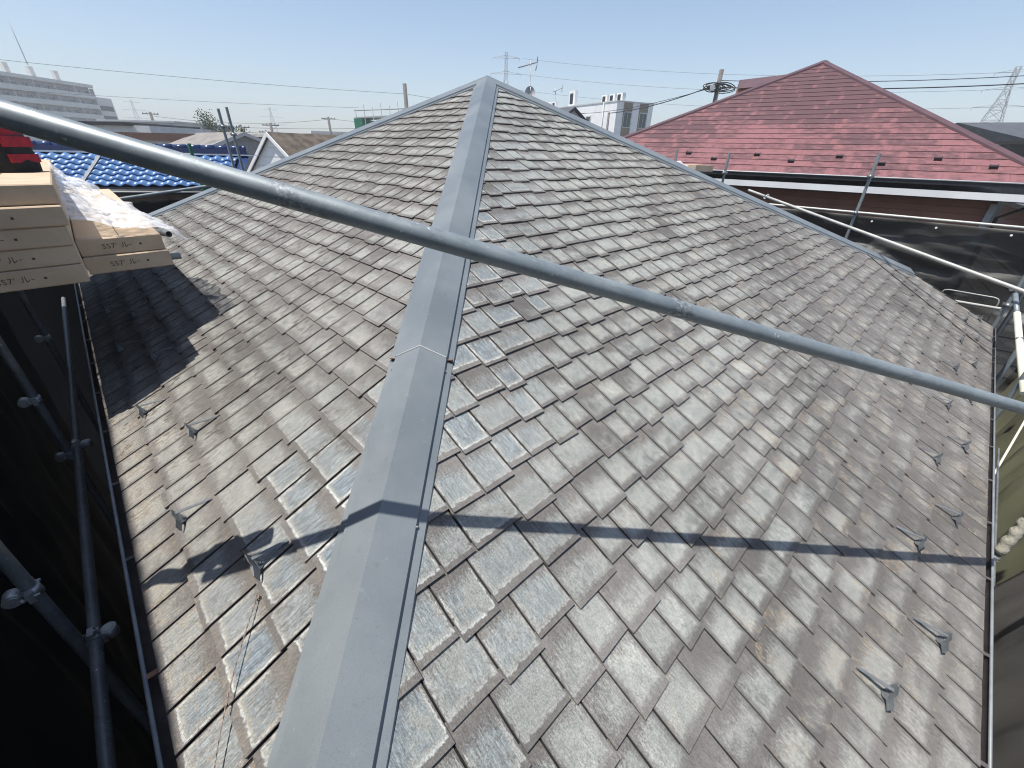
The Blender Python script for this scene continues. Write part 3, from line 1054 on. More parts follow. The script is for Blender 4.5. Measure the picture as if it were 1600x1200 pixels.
# faint ink block printed on the top near the far end
# carton and film beyond the right hip
t = thing('carton', (3.95, 2.75, -1.08), 'small cream carton on the scaffold beyond the right hip', 'carton')
MB().box((3.93, 2.85, -1.00), V((0.19, 0.05, 0)), V((-0.1, 0.38, 0)), V((0, 0, 0.055))).build('box', CARD, t)
MB().box((3.93, 2.85, -0.944), V((0.003, 0.0, 0)), V((-0.1, 0.37, 0)), V((0, 0, 0.0008))).build('top_seam', INK, t)


def crumple(name, fn, nu, nv, mat, label, cat, amp, seed, fr=6.0):
    mb = MB()
    for j in range(nv + 1):
        for i in range(nu + 1):
            p = fn(i / nu, j / nv)
            q = p * fr
            d = V((mnoise.noise(q + V((seed, 0, 0))), mnoise.noise(q + V((0, seed, 5))), mnoise.noise(q + V((3, 1, seed)))))
            q2 = p * fr * 2.7
            d2 = V((mnoise.noise(q2 + V((seed, 2, 0))), mnoise.noise(q2 + V((4, seed, 5))), abs(mnoise.noise(q2 + V((3, 7, seed))))))
            mb.v.append(p + d * amp + d2 * amp * 0.5)
    W = nu + 1
    for j in range(nv):
        for i in range(nu):
            mb.f.append([j * W + i, j * W + i + 1, (j + 1) * W + i + 1, (j + 1) * W + i]); mb.sm.append(False)
    return tag(mb.build(name, mat), label, cat)


def film_fn(u, v):
    # u: left->right (q), v: near->far (t); heaped against the tall stack, trailing out over the roof
    q = -4.44 + 0.46 * u + 0.30 * max(0, u - 0.72) * (1.3 - abs(v - 0.35))
    t = -1.24 + (0.95 + 0.9 * (1 - u)) * v - 0.15 * u * (1 - v)
    h = 0.33 * (1 - u) ** 1.3 * (0.25 + 0.75 * v) + 0.035 + 0.015 * math.sin(9 * u + 4 * v)
    if u > 0.8: h -= 0.10 * (u - 0.8) / 0.2
    return nL * q + tL * t + UZ * (-1.305 + h)


crumple('plastic_film', film_fn, 70, 60, FILM, 'crumpled clear plastic film heaped on the two carton stack', 'plastic film', 0.042, 4, 6.0)
crumple('plastic_film', lambda u, v: V((3.40 + 0.42 * u, 2.62 + 0.25 * v, -1.0 + 0.11 * math.sin(3.14 * u) * math.sin(3.14 * v))), 22, 12, FILM, 'small heap of white plastic left of the carton beyond the right hip', 'plastic film', 0.03, 9, 9.0)

# red tool bag on the top carton
bag = thing('tool_bag', nL * -4.66 + tL * -0.35 + UZ * -0.975, 'open red and black fabric tool bag on the top carton at the left edge', 'bag')


def bagp(x, y, z):      # x along nL, y along tL, local
    return nL * -4.70 + tL * -0.35 + (nL * 0.80 - tL * 0.60) * x + (tL * 0.80 + nL * 0.60) * y + UZ * (-0.973 + z)


def bagring(z, k):
    pts = []
    for i in range(28):
        a = 2 * math.pi * i / 28
        ca, sa = math.cos(a), math.sin(a)
        x = (abs(ca) ** 0.5) * (1 if ca > 0 else -1) * 0.24 * k
        y = (abs(sa) ** 0.5) * (1 if sa > 0 else -1) * 0.15 * k
        sag = 0.012 * math.sin(3 * a) * z / 0.25
        pts.append(bagp(x, y + 0.02 * z, z + sag))
    return pts


def bagwall(zs, mat, nm):
    mb = MB()
    for (za, ka), (zb, kb) in zip(zs, zs[1:]):
        A_, B_ = bagring(za, ka), bagring(zb, kb)
        for i in range(28):
            j = (i + 1) % 28
            mb.poly([A_[i], A_[j], B_[j], B_[i]], True)
    return mb.build(nm, mat, bag)


bagwall([(0.0, 1.0), (0.05, 1.02), (0.13, 0.98), (0.19, 0.95)], BLACKF, 'body')
bagwall([(0.188, 0.953), (0.215, 0.94)], PIPING, 'piping')
bagwall([(0.213, 0.935), (0.26, 0.90), (0.262, 0.86), (0.10, 0.80)], RED, 'lining')
mb = MB(); mb.poly(bagring(0.004, 0.99)); mb.build('base', BLACKF, bag)
# red end pockets with black band
for z0, z1, m_, nm in ((0.055, 0.105, RED, 'pocket'), (0.145, 0.205, RED, 'pocket')):
    mb = MB()
    mb.box(bagp(0.238 - 0.05 * (z0 + z1) / 2, 0.0, (z0 + z1) / 2), (nL * 0.80 - tL * 0.60) * 0.008, (tL * 0.80 + nL * 0.60) * 0.105, UZ * ((z1 - z0) / 2))
    mb.build(nm, m_, bag)
mb = MB(); mb.pathtube([bagp(0.10, -0.163, 0.0), bagp(0.08, -0.166, 0.10), bagp(0.05, -0.160, 0.22), bagp(-0.02, -0.12, 0.31), bagp(-0.10, -0.155, 0.22), bagp(-0.13, -0.166, 0.1), bagp(-0.15, -0.163, 0.0)], 0.012, 8)
mb.build('handle', PIPING, bag)
mb = MB(); mb.box(bagp(-0.02, 0.02, 0.24), nL * 0.09, tL * 0.05, UZ * 0.03); mb.box(bagp(-0.14, -0.03, 0.25), nL * 0.04, tL * 0.03, UZ * 0.04)
tag(mb.build('tool_roll', BLACKF), 'dark rolled tools inside the open red bag', 'tools')

# wire with a screw eye on the left slope
w0, w1 = V((-0.389, -5.764, -2.141)), V((-0.27, -6.20, -2.25))
t = thing('tie_wire', w0, 'thin twisted tie wire with a small looped end lying on the left slope', 'wire')
d = w1 - w0
side = d.cross(NL).normalized()
for ph in (0, math.pi):
    pts = []
    for i in range(90):
        f = i / 89
        c = w0 + d * 1.25 * f + NL * (0.022 + 0.022 * math.sin(f * 3)) + side * (0.014 * math.sin(f * 2.6))
        a = f * 70 + ph
        pts.append(c + side * 0.0013 * math.cos(a) + NL * 0.0013 * math.sin(a))
    MB().pathtube(pts, 0.0012, 6).build('strand', WIRE, t)
pts = [w0 + NL * 0.02 + d.normalized() * (-0.007 + 0.0075 * math.cos(a * 0.5)) + side * 0.0075 * math.sin(a * 0.5) for a in range(14)]
MB().pathtube(pts, 0.0022, 6).build('loop', WIRE, t)
mb = MB(); mb.tube(w0 - d.normalized() * 0.006, w0 + NL * 0.02 - d.normalized() * 0.006, 0.003, 8); mb.build('screw', RUST, t)
# black cable lying on the right slope
cps = [PR(t_, q_, 0.020) for t_, q_ in ((4.07, -3.96), (3.85, -4.30), (3.60, -4.85), (3.38, -5.35), (3.17, -5.80), (3.12, -5.86))]
pts = []
for i in range(len(cps) - 1):
    for k in range(6):
        pts.append(cps[i].lerp(cps[i + 1], k / 6))
pts.append(cps[-1])
tag(MB().pathtube(pts, 0.0065, 8).build('cable', ROPE), 'thin black cable lying down the far part of the right slope', 'cable')

# ---------------------------------------------------------------- red roofed house
rh = thing('red_roof_house', (7.5, 8.0, GZ), 'neighbouring house with a faded red slate hip roof and brown siding', 'house')
e1, n1 = V((-0.806, 0.592, 0)).normalized(), V((0.592, 0.806, 0)).normalized()
RA = V((9.15, 8.49, 1.64)); RZ = -1.07; RDP = 5.41
RL = V((1.587, 7.332, RZ)); RRc = RL - e1 * 10.17
RBk1, RBk2 = RL + n1 * 10.8, RRc + n1 * 10.8
mb = MB()
mb.poly([RA, RL, RRc]); mb.poly([RA, RRc, RBk2]); mb.poly([RA, RBk2, RBk1]); mb.poly([RA, RBk1, RL])
mb.poly([RL, RBk1, RBk2, RRc])
rroof = mb.build('roof', REDCAP, rh)
foot = RA - n1 * RDP; foot.z = RZ
upv = (RA - foot); SLN = upv.length; upv.normalize()
ex = -e1                                     # towards the right
rn = ex.cross(upv); rn = rn if rn.z > 0 else -rn
xl, xr = (RL - foot).dot(ex), (RRc - foot).dot(ex)
items = []
NC = 24
EXP = SLN / NC
rng = random.Random(5)
for k in range(NC):
    s0, s1 = k * EXP - (0.04 if k == 0 else 0), (k + 1) * EXP + 0.03
    x = xl - rng.random() * 0.9
    while x < xr:
        wd = 0.91
        po = [(x + 0.002, s0), (x + wd - 0.002, s0), (x + wd - 0.002, s1), (x + 0.002, s1)]
        # keep right of left hip, left of right hip
        po = clip(po, SLN / -xl, -1, SLN) if True else po
        po = clip(po, -SLN / xr, -1, SLN)
        if len(po) >= 3:
            tops, bots, uvs = [], [], []
            for (a, s_) in po:
                c = 0.016 - (s_ - s0) * 0.011 / EXP
                p = foot + ex * a + upv * s_ + rn * c
                tops.append(p); bots.append(p - rn * 0.006); uvs.append((a - x, s_ - s0))
            fade = 1 - sstep(k, 2, 15)
            items.append((0, tops, bots, uvs, (rng.random(), rng.random(), wd, fade), (0, 0, 0, 0)))
        x += wd
rbase = wpos(rroof)
for it in items:
    o = bpy.data.objects.new('slate', slate_mesh('slate', [it], rbase, REDSL))
    COL.objects.link(o); o.parent = rroof


def ridge(p, q, wd, h, mat, parent, nm='hip_cap'):
    p, q = V(p), V(q)
    d = (q - p).normalized()
    sx = V((d.y, -d.x, 0)).normalized()
    mb = MB()
    pr = [(-wd, -h), (-wd * 0.9, h * 0.3), (0, h), (wd * 0.9, h * 0.3), (wd, -h)]
    A_ = [p + sx * x + UZ * z for x, z in pr]; B_ = [q + sx * x + UZ * z for x, z in pr]
    for i in range(4): mb.poly([A_[i], A_[i + 1], B_[i + 1], B_[i]])
    mb.poly(A_); mb.poly(B_[::-1])
    return mb.build(nm, mat, parent)


for c in (RL, RRc, RBk1, RBk2):
    ridge(RA, RA + (c - RA) * 1.0, 0.13, 0.05, REDCAP, rh)
ga, gb = RL + UZ * -0.05 - n1 * 0.05, RRc + UZ * -0.05 - n1 * 0.05
mb = MB().box((ga + gb) / 2, (gb - ga) / 2, n1 * 0.05, UZ * 0.045); mb.build('gutter', DARK, rh)
mb = MB().tube(ga + n1 * -0.055 + UZ * 0.035, gb + n1 * -0.055 + UZ * 0.035, 0.012, 8); mb.build('gutter_lip', GREYW, rh)
fa_, fb_ = RL + n1 * -0.06 + UZ * -0.25, RRc + n1 * -0.06 + UZ * -0.25
mb = MB().box((fa_ + fb_) / 2, (fb_ - fa_) / 2, n1 * 0.02, UZ * 0.06); mb.build('fascia', WHITE, rh)
mb = MB().box((RL + RBk2) / 2 + UZ * -0.33, (RRc - RL) / 2 * 0.985, n1 * 5.2, UZ * 0.012); mb.build('soffit', BOARD, rh)
wc = (RL + RBk2) / 2
mb = MB().box(V((wc.x, wc.y, (GZ + RZ - 0.35) / 2)), ex * (10.17 / 2 - 0.62), n1 * (5.4 - 0.55), UZ * ((RZ - 0.35 - GZ) / 2)); mb.build('wall', REDWALL, rh)
cw = RRc + n1 * 0.56 + e1 * 0.66
mb = MB().box(V((cw.x, cw.y, (GZ + RZ - 0.4) / 2)), ex * 0.05, n1 * 0.05, UZ * ((RZ - 0.4 - GZ) / 2)); mb.build('corner_trim', GREYW, rh)
mb = MB().pathtube([RRc + e1 * 0.25 + UZ * -0.15, RRc + e1 * 0.25 + UZ * -0.35, RRc + e1 * 0.55 + n1 * 0.42 + UZ * -0.62, RRc + e1 * 0.58 + n1 * 0.45 + UZ * -5], 0.035, 10); mb.build('downpipe', DARK, rh)
# dark snow guard slots in two rows near the eave
for k, (px_, sr) in enumerate(((-3.55, 2.6), (-2.95, 1.6), (-1.95, 2.6), (-1.25, 1.6), (-0.35, 2.6), (0.42, 1.6), (1.28, 2.6), (2.05, 1.6), (2.90, 2.6), (3.7, 1.6))):
    p = foot + ex * (px_ + 0.1) + upv * (EXP * sr) + rn * 0.035
    mb = MB().box(p, ex * 0.06, upv * 0.004, rn * 0.026)
    mb.box(p + ex * -0.055 + upv * 0.045, ex * 0.004, upv * 0.045, rn * 0.022)
    mb.box(p + ex * 0.055 + upv * 0.045, ex * 0.004, upv * 0.045, rn * 0.022)
    mb.box(p + upv * 0.045, ex * 0.055, upv * 0.045, rn * 0.004)
    mb.build('snow_guard', DARK, rh)
# raised rear roof behind the left hip
mb = MB()
ra0, ra1 = V((8.91, 13.38, 1.80)), V((11.6, 12.0, 2.02))
dv_ = V((0.36, 0.93, 0)) * 1.6
lo0, lo1 = ra0 + V((-0.25, -0.6, -0.34)), ra1 + V((-0.2, -0.9, -0.40))
mb.poly([ra0, ra1, lo1, lo0]); mb.poly([ra0, ra0 + dv_ + UZ * -0.5, ra1 + dv_ + UZ * -0.5, ra1])
mb.build('rear_roof', REDCAP, rh)
mb = MB(); mb.poly([lo0 + V((0.1, 0.15, 0)), lo1 + V((0.1, 0.15, 0)), lo1 + V((0.1, 0.15, -1.5)), lo0 + V((0.1, 0.15, -1.5))]); mb.poly([lo0 + V((0.1, 0.15, 0)), lo0 + V((0.1, 0.15, -1.5)), ra0 + dv_ + UZ * -2.2, ra0 + dv_ + UZ * -0.55, ra0 + UZ * -0.04])
mb.build('rear_wall', REDWALL, rh)

# ---------------------------------------------------------------- blue tiled house
bh = thing('blue_tile_house', (-8.2, 4.6, GZ), 'neighbouring house with a glossy blue wavy tile roof at left', 'house')
be, bn = V((0.97, 0.243, 0)).normalized(), V((-0.243, 0.97, 0)).normalized()
B0 = V((-7.4, 3.13, -1.62)); BS = 0.50; BD = 1.22
bup = (bn + UZ * BS).normalized(); bnr = be.cross(bup)
if bnr.z < 0: bnr = -bnr
xa, xb = -4.6, 1.62
mb = MB()
rp = lambda x, y, z=0: B0 + be * x + bn * y + UZ * (BS * y + z)
mb.poly([rp(xa, 0, -0.03), rp(xb, 0, -0.03), rp(xb, BD, -0.03), rp(xa, BD, -0.03)])
mb.poly([rp(xa, BD, -0.03), rp(xb, BD, -0.03), rp(xb, 2 * BD, -0.03) - UZ * (2 * BS * BD) + UZ * BS * BD, rp(xa, 2 * BD, -0.03) - UZ * BS * BD])
broof = mb.build('roof', BLUED, bh)
TW, TL = 0.250, 0.205
tm_ = MB()
NX = 12
prof = []
for i in range(NX + 1):
    x = TW * 1.06 * i / NX
    f = x / TW
    z = 0.024 * math.sin(2 * math.pi * (f - 0.08)) * (1.0 if f < 0.62 else 0.9) + 0.006
    prof.append((x, z))
for row, (y, dz) in enumerate(((0.0, 0.034), (0.0, 0.046), (TL + 0.03, 0.018))):
    for x, z in prof:
        tm_.v.append(be * x + bup * y + bnr * (z + dz))
W = NX + 1
for r_ in range(2):
    for i in range(NX):
        tm_.f.append([r_ * W + i, r_ * W + i + 1, (r_ + 1) * W + i + 1, (r_ + 1) * W + i]); tm_.sm.append(r_ == 1)
tme = tm_.mesh('tile', V((0, 0, 0))); tme.materials.append(BLUET)
bpos = wpos(broof)
ncol = int((xb - xa) / TW)
for r_ in range(6):
    for i in range(ncol):
        o = bpy.data.objects.new('tile', tme)
        COL.objects.link(o); o.parent = broof
        o.location = B0 + be * (xa + i * TW) + bup * (r_ * TL - 0.05) - bpos
# ridge courses and round ridge tiles
mb = MB().box(rp((xa + xb) / 2, BD, 0.06), be * ((xb - xa) / 2), bn * 0.10, UZ * 0.05); mb.build('ridge_course', BLUED, bh)
x = xa
while x < xb:
    mb = MB().tube(rp(x, BD, 0.115), rp(min(x + 0.30, xb), BD, 0.12), 0.062, 12, 0.068); mb.build('ridge_tile', BLUED, bh)
    x += 0.29
# plain grey hip strip between the tile fields
mb = MB().box(rp(-1.30, BD / 2, 0.075), be * 0.035, (bn + UZ * BS) * (BD / 2), bnr * 0.02); mb.build('flashing_strip', GALVD, bh)
mb = MB().tube(rp(xa, -0.10, -0.06), rp(xb, -0.10, -0.06), 0.05, 12); mb.build('gutter', DARK, bh)
mb = MB().tube(rp(xa, -0.155, -0.03), rp(xb, -0.155, -0.03), 0.012, 8); mb.build('gutter_lip', GREYW, bh)
mb = MB().box(rp((xa + xb) / 2, BD, -BS * BD) + UZ * ((GZ + 1.62 - 0.15) / 2), be * ((xb - xa) / 2 - 0.3), bn * (BD - 0.35), UZ * ((-1.62 - 0.15 - GZ) / 2)); mb.build('wall', BROWN, bh)


# ---------------------------------------------------------------- gable houses
def gable(name, apexp, rdir, length, half, drop, wall, roofm, label, trim=WHITE, over=0.04, trimw=0.07):
    """gable end at apexp (roof peak of the near gable), ridge running along rdir"""
    apexp = V(apexp); rdir = V(rdir).normalized(); sx = V((rdir.y, -rdir.x, 0))
    th = thing(name, V((apexp.x, apexp.y, GZ)), label, 'house')
    far_ = apexp + rdir * length
    el = UZ * -drop
    mb = MB()
    for s in (-1, 1):
        a, b = apexp - rdir * over, far_
        c, d_ = b + sx * s * half + el, a + sx * s * half + el
        o2 = UZ * -0.10
        mb.poly([a, b, c, d_] if s > 0 else [d_, c, b, a])
        mb.poly([a + o2, b + o2, c + o2, d_ + o2]); mb.poly([d_, c, c + o2, d_ + o2])
    mb.build('roof', roofm, th)
    mb = MB()
    for s in (-1, 1):
        a, d_ = apexp - rdir * (over + 0.02), apexp - rdir * (over + 0.02) + sx * s * half + el
        mb.box((a + d_) / 2 + UZ * -0.07, (d_ - a) / 2, rdir * 0.02, UZ * trimw)
    mb.build('verge_board', trim, th)
    mb = MB()
    hw = half - 0.07
    zz = apexp.z - 0.12; ze = zz - drop * hw / half
    f = lambda t, s, z: V((apexp.x, apexp.y, 0)) + rdir * t + sx * s + UZ * z
    for t in (0.05, length - 0.3):
        mb.poly([f(t, -hw, GZ), f(t, hw, GZ), f(t, hw, ze), f(t, 0, zz), f(t, -hw, ze)])
    for s in (-hw, hw):
        mb.poly([f(0.05, s, GZ), f(length - 0.3, s, GZ), f(length - 0.3, s, ze), f(0.05, s, ze)])
    mb.build('wall', wall, th)
    return th


gable('white_gable_house', (-8.54, 10.38, -0.40), (0.42, 0.91, 0), 4.2, 2.1, 1.75, WSIDE, BROOF, 'white sided gable house with a brown slate roof left of the roof hip')
gh = gable('grey_gable_house', (-11.14, 13.38, -0.36), (-0.75, 0.66, 0), 6.5, 2.6, 0.98, GSIDE, GROOF, 'grey sided gable house behind the two scaffold posts', GREYW)
dg = gable('dark_gable_house', (3.01, 17.38, 1.11), (-0.62, 0.78, 0), 6.0, 2.5, 1.38, GREYW, DROOF, 'pale gable with dark eaves rising behind the right hip', DARK, 0.05, 0.035)
mb = MB(); sxx = V((0.78, 0.62, 0)); c0 = V((3.01, 17.38, 0.42)) - V((-0.62, 0.78, 0)) * 0.02
mb.poly([c0, c0 + sxx * 1.3 + UZ * -0.75, c0 - sxx * 1.3 + UZ * -0.75]); mb.build('gable_louvre', TAUPE, dg)


def block(name, c, ax, hx, ay, hy, z1, wall, label, cat='building', z0=GZ):
    th = thing(name, V((c[0], c[1], z0)), label, cat)
    ax, ay = V(ax).normalized(), V(ay).normalized()
    MB().box(V((c[0], c[1], (z0 + z1) / 2)), ax * hx, ay * hy, UZ * ((z1 - z0) / 2)).build('wall', wall, th)
    return th


X_, Y_ = V((1, 0, 0)), V((0, 1, 0))
b = block('flat_roof_house', (-18.6, 20.4), X_, 3.4, Y_, 3.0, -0.75, GREYW, 'low grey building with a flat brown roof band behind the blue roof')
MB().abox(-22.2, -15.1, 17.2, 23.5, -0.75, -0.42).build('roof', BROWN, b)
MB().abox(-16.6, -15.9, 17.36, 17.42, -1.25, -0.86).build('window', GLASS, b)
MB().abox(-21.2, -20.3, 17.36, 17.42, -1.35, -0.9).build('window', GLASS, b)
b = block('canopy_building', (-27.5, 26.5), X_, 4.6, Y_, 3.0, 0.05, GREYW, 'grey building with a dark flat canopy below the apartment block')
MB().abox(-33.0, -23.9, 23.2, 29.8, 0.02, 0.20).build('canopy', DARK, b)
b = block('pale_flat_building', (-32.0, 38.0), X_, 3.2, Y_, 4.0, 0.6, CONC, 'pale flat roofed building under the far left pylon')
MB().abox(-35.3, -28.7, 33.9, 42.1, 0.6, 0.72).build('roof', GREYW, b)
MB().abox(-30.6, -29.8, 33.93, 33.99, -0.7, 0.1).build('window', GLASS, b)

# grey roofed house at far right
gr = thing('grey_roof_house', (30, 24, GZ), 'house with a plain dark grey roof at the right edge behind the red roof', 'house')
mb = MB(); r0, r1 = V((25.6, 22.0, 1.18)), V((36, 20.2, 1.35)); k0, k1 = V((26.6, 18.2, 0.22)), V((36, 16.6, 0.32))
mb.poly([r0, r1, k1, k0]); mb.poly([r0, k0, V((25.2, 25.5, 0.2))]); mb.poly([r0, V((25.2, 25.5, 0.2)), V((36, 24, 0.3)), r1]); mb.build('roof', DROOF, gr)
MB().tube(k0 + UZ * -0.05, k1 + UZ * -0.05, 0.06, 10).build('gutter', WHITE, gr)
MB().box(V((31.5, 20.6, (GZ + 0.1) / 2)), V((4.6, -0.75, 0)), V((0.35, 2.1, 0)), V((0, 0, (0.1 - GZ) / 2))).build('wall', DARK, gr)
for k in range(7):
    p = k0.lerp(k1, 0.06 + 0.1 * k) + (r0 - k0) * (0.12 + 0.05 * (k % 2)) + UZ * 0.04
    MB().box(p, X_ * 0.06, Y_ * 0.02, UZ * 0.03).build('snow_guard', DARK, gr)
# white sided house beside the brown wall
b = block('white_side_house', (14.5, 3.0), V((0.8, -0.59, 0)), 2.2, V((0.59, 0.8, 0)), 2.5, -1.75, WSIDE, 'white sided house just visible right of the brown wall corner', 'house')
MB().box(V((14.5, 3.0, -1.70)), V((0.8, -0.59, 0)) * 2.4, V((0.59, 0.8, 0)) * 2.7, UZ * 0.05).build('roof', DROOF, b)

# white apartment building
wa = thing('white_apartment', (9.6, 46, GZ), 'white flat roofed apartment building with taupe window strips beyond the hip', 'building')
K = V((9.62, 41.38, 0)); dl, dr = V((-0.49, 0.87, 0)).normalized(), V((0.87, 0.49, 0)).normalized()
ZT = 3.54
c = K + dl * 7 + dr * 2.35
MB().box(V((c.x, c.y, (GZ + ZT) / 2)), dl * 7, dr * 2.35, UZ * ((ZT - GZ) / 2)).build('wall', WHITE, wa)
MB().box(V((c.x, c.y, ZT + 0.03)), dl * 7.05, dr * 2.4, UZ * 0.05).build('parapet', GREYW, wa)
for s0 in (1.0, 3.05):
    p = K + dr * (s0 + 0.42) - dl * 0.02
    MB().box(V((p.x, p.y, ZT - 2.6)), dr * 0.55, dl * 0.03, UZ * 2.55).build('facade_strip', TAUPE, wa)
    for zz in (ZT - 1.45, ZT - 4.2):
        wn = MB().box(V((p.x, p.y, zz)) - dl * 0.035, dr * 0.48, dl * 0.02, UZ * 0.68).build('window', GREYW, wa)
        for s in (-1, 1):
            MB().box(V((p.x, p.y, zz)) - dl * 0.058 + dr * s * 0.225, dr * 0.20, dl * 0.006, UZ * 0.6).build('pane', GLASS, wn)
p = K + dl * 4.3 - dr * 0.03
wn = MB().box(V((p.x, p.y, ZT - 1.6)), dl * 0.42, dr * 0.03, UZ * 0.62).build('window', GREYW, wa)
MB().box(V((p.x, p.y, ZT - 1.6)) - dr * 0.034, dl * 0.30, dr * 0.006, UZ * 0.5).build('pane', GLASS, wn)
MB().tube(K + dl * 1.9 - dr * 0.10 + UZ * -2, K + dl * 1.9 - dr * 0.10 + UZ * ZT, 0.05, 8).build('downpipe', GREYW, wa)
for k, (s, ww, hh) in enumerate(((0.6, 0.42, 0.34), (1.75, 0.42, 0.34), (2.9, 0.42, 0.34), (8.6, 0.55, 0.75), (12.2, 0.4, 0.36), (13.1, 0.4, 0.36), (14.0, 0.4, 0.36))):
    p = K + dl * s + dr * 0.9 + UZ * (ZT + hh + 0.06)
    u_ = thing('air_conditioner', p - UZ * hh, 'outdoor cooling unit on the white apartment roof, number %s from its near corner' % ('one', 'two', 'three', 'four', 'five', 'six', 'seven')[k], 'cooling unit', 'cooling units on the white apartment roof')
    MB().box(p, dl * ww, dr * 0.2, UZ * hh).build('casing', WHITE, u_)
    MB().box(p - dr * 0.205 + dl * 0.08, dl * ww * 0.55, dr * 0.006, UZ * hh * 0.66).build('fan_grille', DARK, u_)

# long apartment block at far left
ab = thing('apartment_block', (-143, 120, GZ), 'long pale apartment block with rows of balconies at far left', 'building')
FX = -139.6; Y0_, Y1_ = 40.0, 155.5; ZTA = 13.7; FL = 2.82
MB().abox(FX - 11, FX - 1.4, Y0_, Y1_, GZ, ZTA).build('wall', CONCD, ab)
MB().abox(FX - 11.3, FX + 0.1, Y0_ - 0.3, Y1_ + 0.3, ZTA, ZTA + 0.9).build('parapet', CONC, ab)
for f_ in range(7):
    z = ZTA - FL * (f_ + 1)
    MB().abox(FX - 1.4, FX, Y0_, Y1_, z - 0.15, z + 0.02).build('balcony_slab', CONC, ab)
    bp = MB().abox(FX - 0.12, FX + 0.02, Y0_, Y1_, z + 0.02, z + 1.12).build('balcony_panel', BALC, ab)
    if f_ < 4:
        y = 112.0
        k = 0
        while y < Y1_ - 2:
            wn = MB().abox(FX - 1.39, FX - 1.33, y, y + 1.75, z + 0.1, z + 2.1).build('window', GREYW, ab)
            MB().abox(FX - 1.33, FX - 1.31, y + 0.1, y + 0.82, z + 0.2, z + 2.0).build('pane', GLASS, wn)
            MB().abox(FX - 1.33, FX - 1.31, y + 0.93, y + 1.65, z + 0.2, z + 2.0).build('pane', GLASS, wn)
            if k % 2 == 1:
                MB().abox(FX - 1.39, FX - 0.13, y + 2.3, y + 2.45, z + 0.02, z + FL - 0.16).build('balcony_divider', CONC, ab)
            y += 2.9 + 0.6 * (k % 2)
            k += 1
MB().abox(FX - 9, FX - 0.6, Y1_ + 0.3, Y1_ + 6.5, GZ, ZTA - 2.3).build('stair_tower', CONC, ab)
for f_ in range(3):
    MB().abox(FX - 0.62, FX - 0.55, Y1_ + 0.9, Y1_ + 6.0, ZTA - 4.6 - FL * f_ - 1.4, ZTA - 4.6 - FL * f_).build('stair_opening', DARK, ab)
for y in (127.5, 134.0, 141.0, 148.5):
    MB().abox(FX - 5, FX - 4.0, y, y + 1.3, ZTA + 0.9, ZTA + 3.7).build('roof_vent', CONC, ab)
MB().tube((FX - 4.4, 141.6, ZTA + 4), (FX - 4.4, 141.6, ZTA + 14), 0.16, 8, 0.08).build('mast', STEELF, ab)

# green netted building
gb_ = thing('scaffolded_building', (-17, 57, GZ), 'building wrapped in green scaffold net behind the left hip', 'building')
MB().abox(-20.2, -19.2, 53.4, 60, GZ, 2.2).build('green_net', GREEN, gb_)
MB().abox(-19.2, -13.6, 55.0, 60, GZ, 1.3).build('wall', CONC, gb_)
for k in range(7):
    x = -19.9 + k * 1.05
    MB().tube((x, 53.6, GZ), (x, 53.6, 3.2 + 0.35 * (k % 2) + 0.6 * (k / 6)), 0.05, 6).build('post', GALVD, gb_)
for zz in (1.2, 2.2, 3.0):
    MB().tube((-20.1, 53.6, zz), (-13.4, 53.6, zz + 0.35), 0.045, 6).build('rail', GALVD, gb_)
MB().box(V((-17.0, 56, 2.5)), V((3.2, 0, 0.2)), Y_ * 2.2, UZ * 0.05).build('net_roof', GREYW, gb_)

# smaller houses filling the skyline on the left
far_specs = [
    ((-24.5, 45, 0.05), (-0.3, 0.95, 0), 7, 3.0, 1.5, CONC, DROOF, 'cream gable house far behind the grey gable'),
    ((-20.5, 40, -0.25), (0.9, 0.44, 0), 7, 3.0, 1.6, WHITE, BROOF, 'white walled house with brown roof far behind the white gable'),
    ((-15.0, 34, -0.10), (0.8, 0.6, 0), 7, 3.0, 1.6, WHITE, GROOF, 'white house with grey roof close beside the left hip'),
    ((-38.0, 52, 0.3), (0.9, 0.44, 0), 8, 3.4, 1.7, GREYW, GROOF, 'grey house behind the flat brown roof'),
    ((-46.0, 62, 0.8), (0.7, -0.7, 0), 8, 3.4, 1.7, CONC, DROOF, 'cream house with dark roof below the far left pylon'),
    ((-33.0, 70, 1.2), (0.9, 0.3, 0), 9, 3.6, 1.8, WHITE, DROOF, 'distant white house with dark roof at the left skyline'),
    ((34.0, 50, 1.0), (0.9, -0.3, 0), 9, 3.6, 1.8, GREYW, GROOF, 'distant grey roofed house behind the right edge'),
]
for a_, rd, ln, hf, dp, wm, rm, lab in far_specs:
    gable('far_house', a_, rd, ln, hf, dp, wm, rm, lab, GREYW)


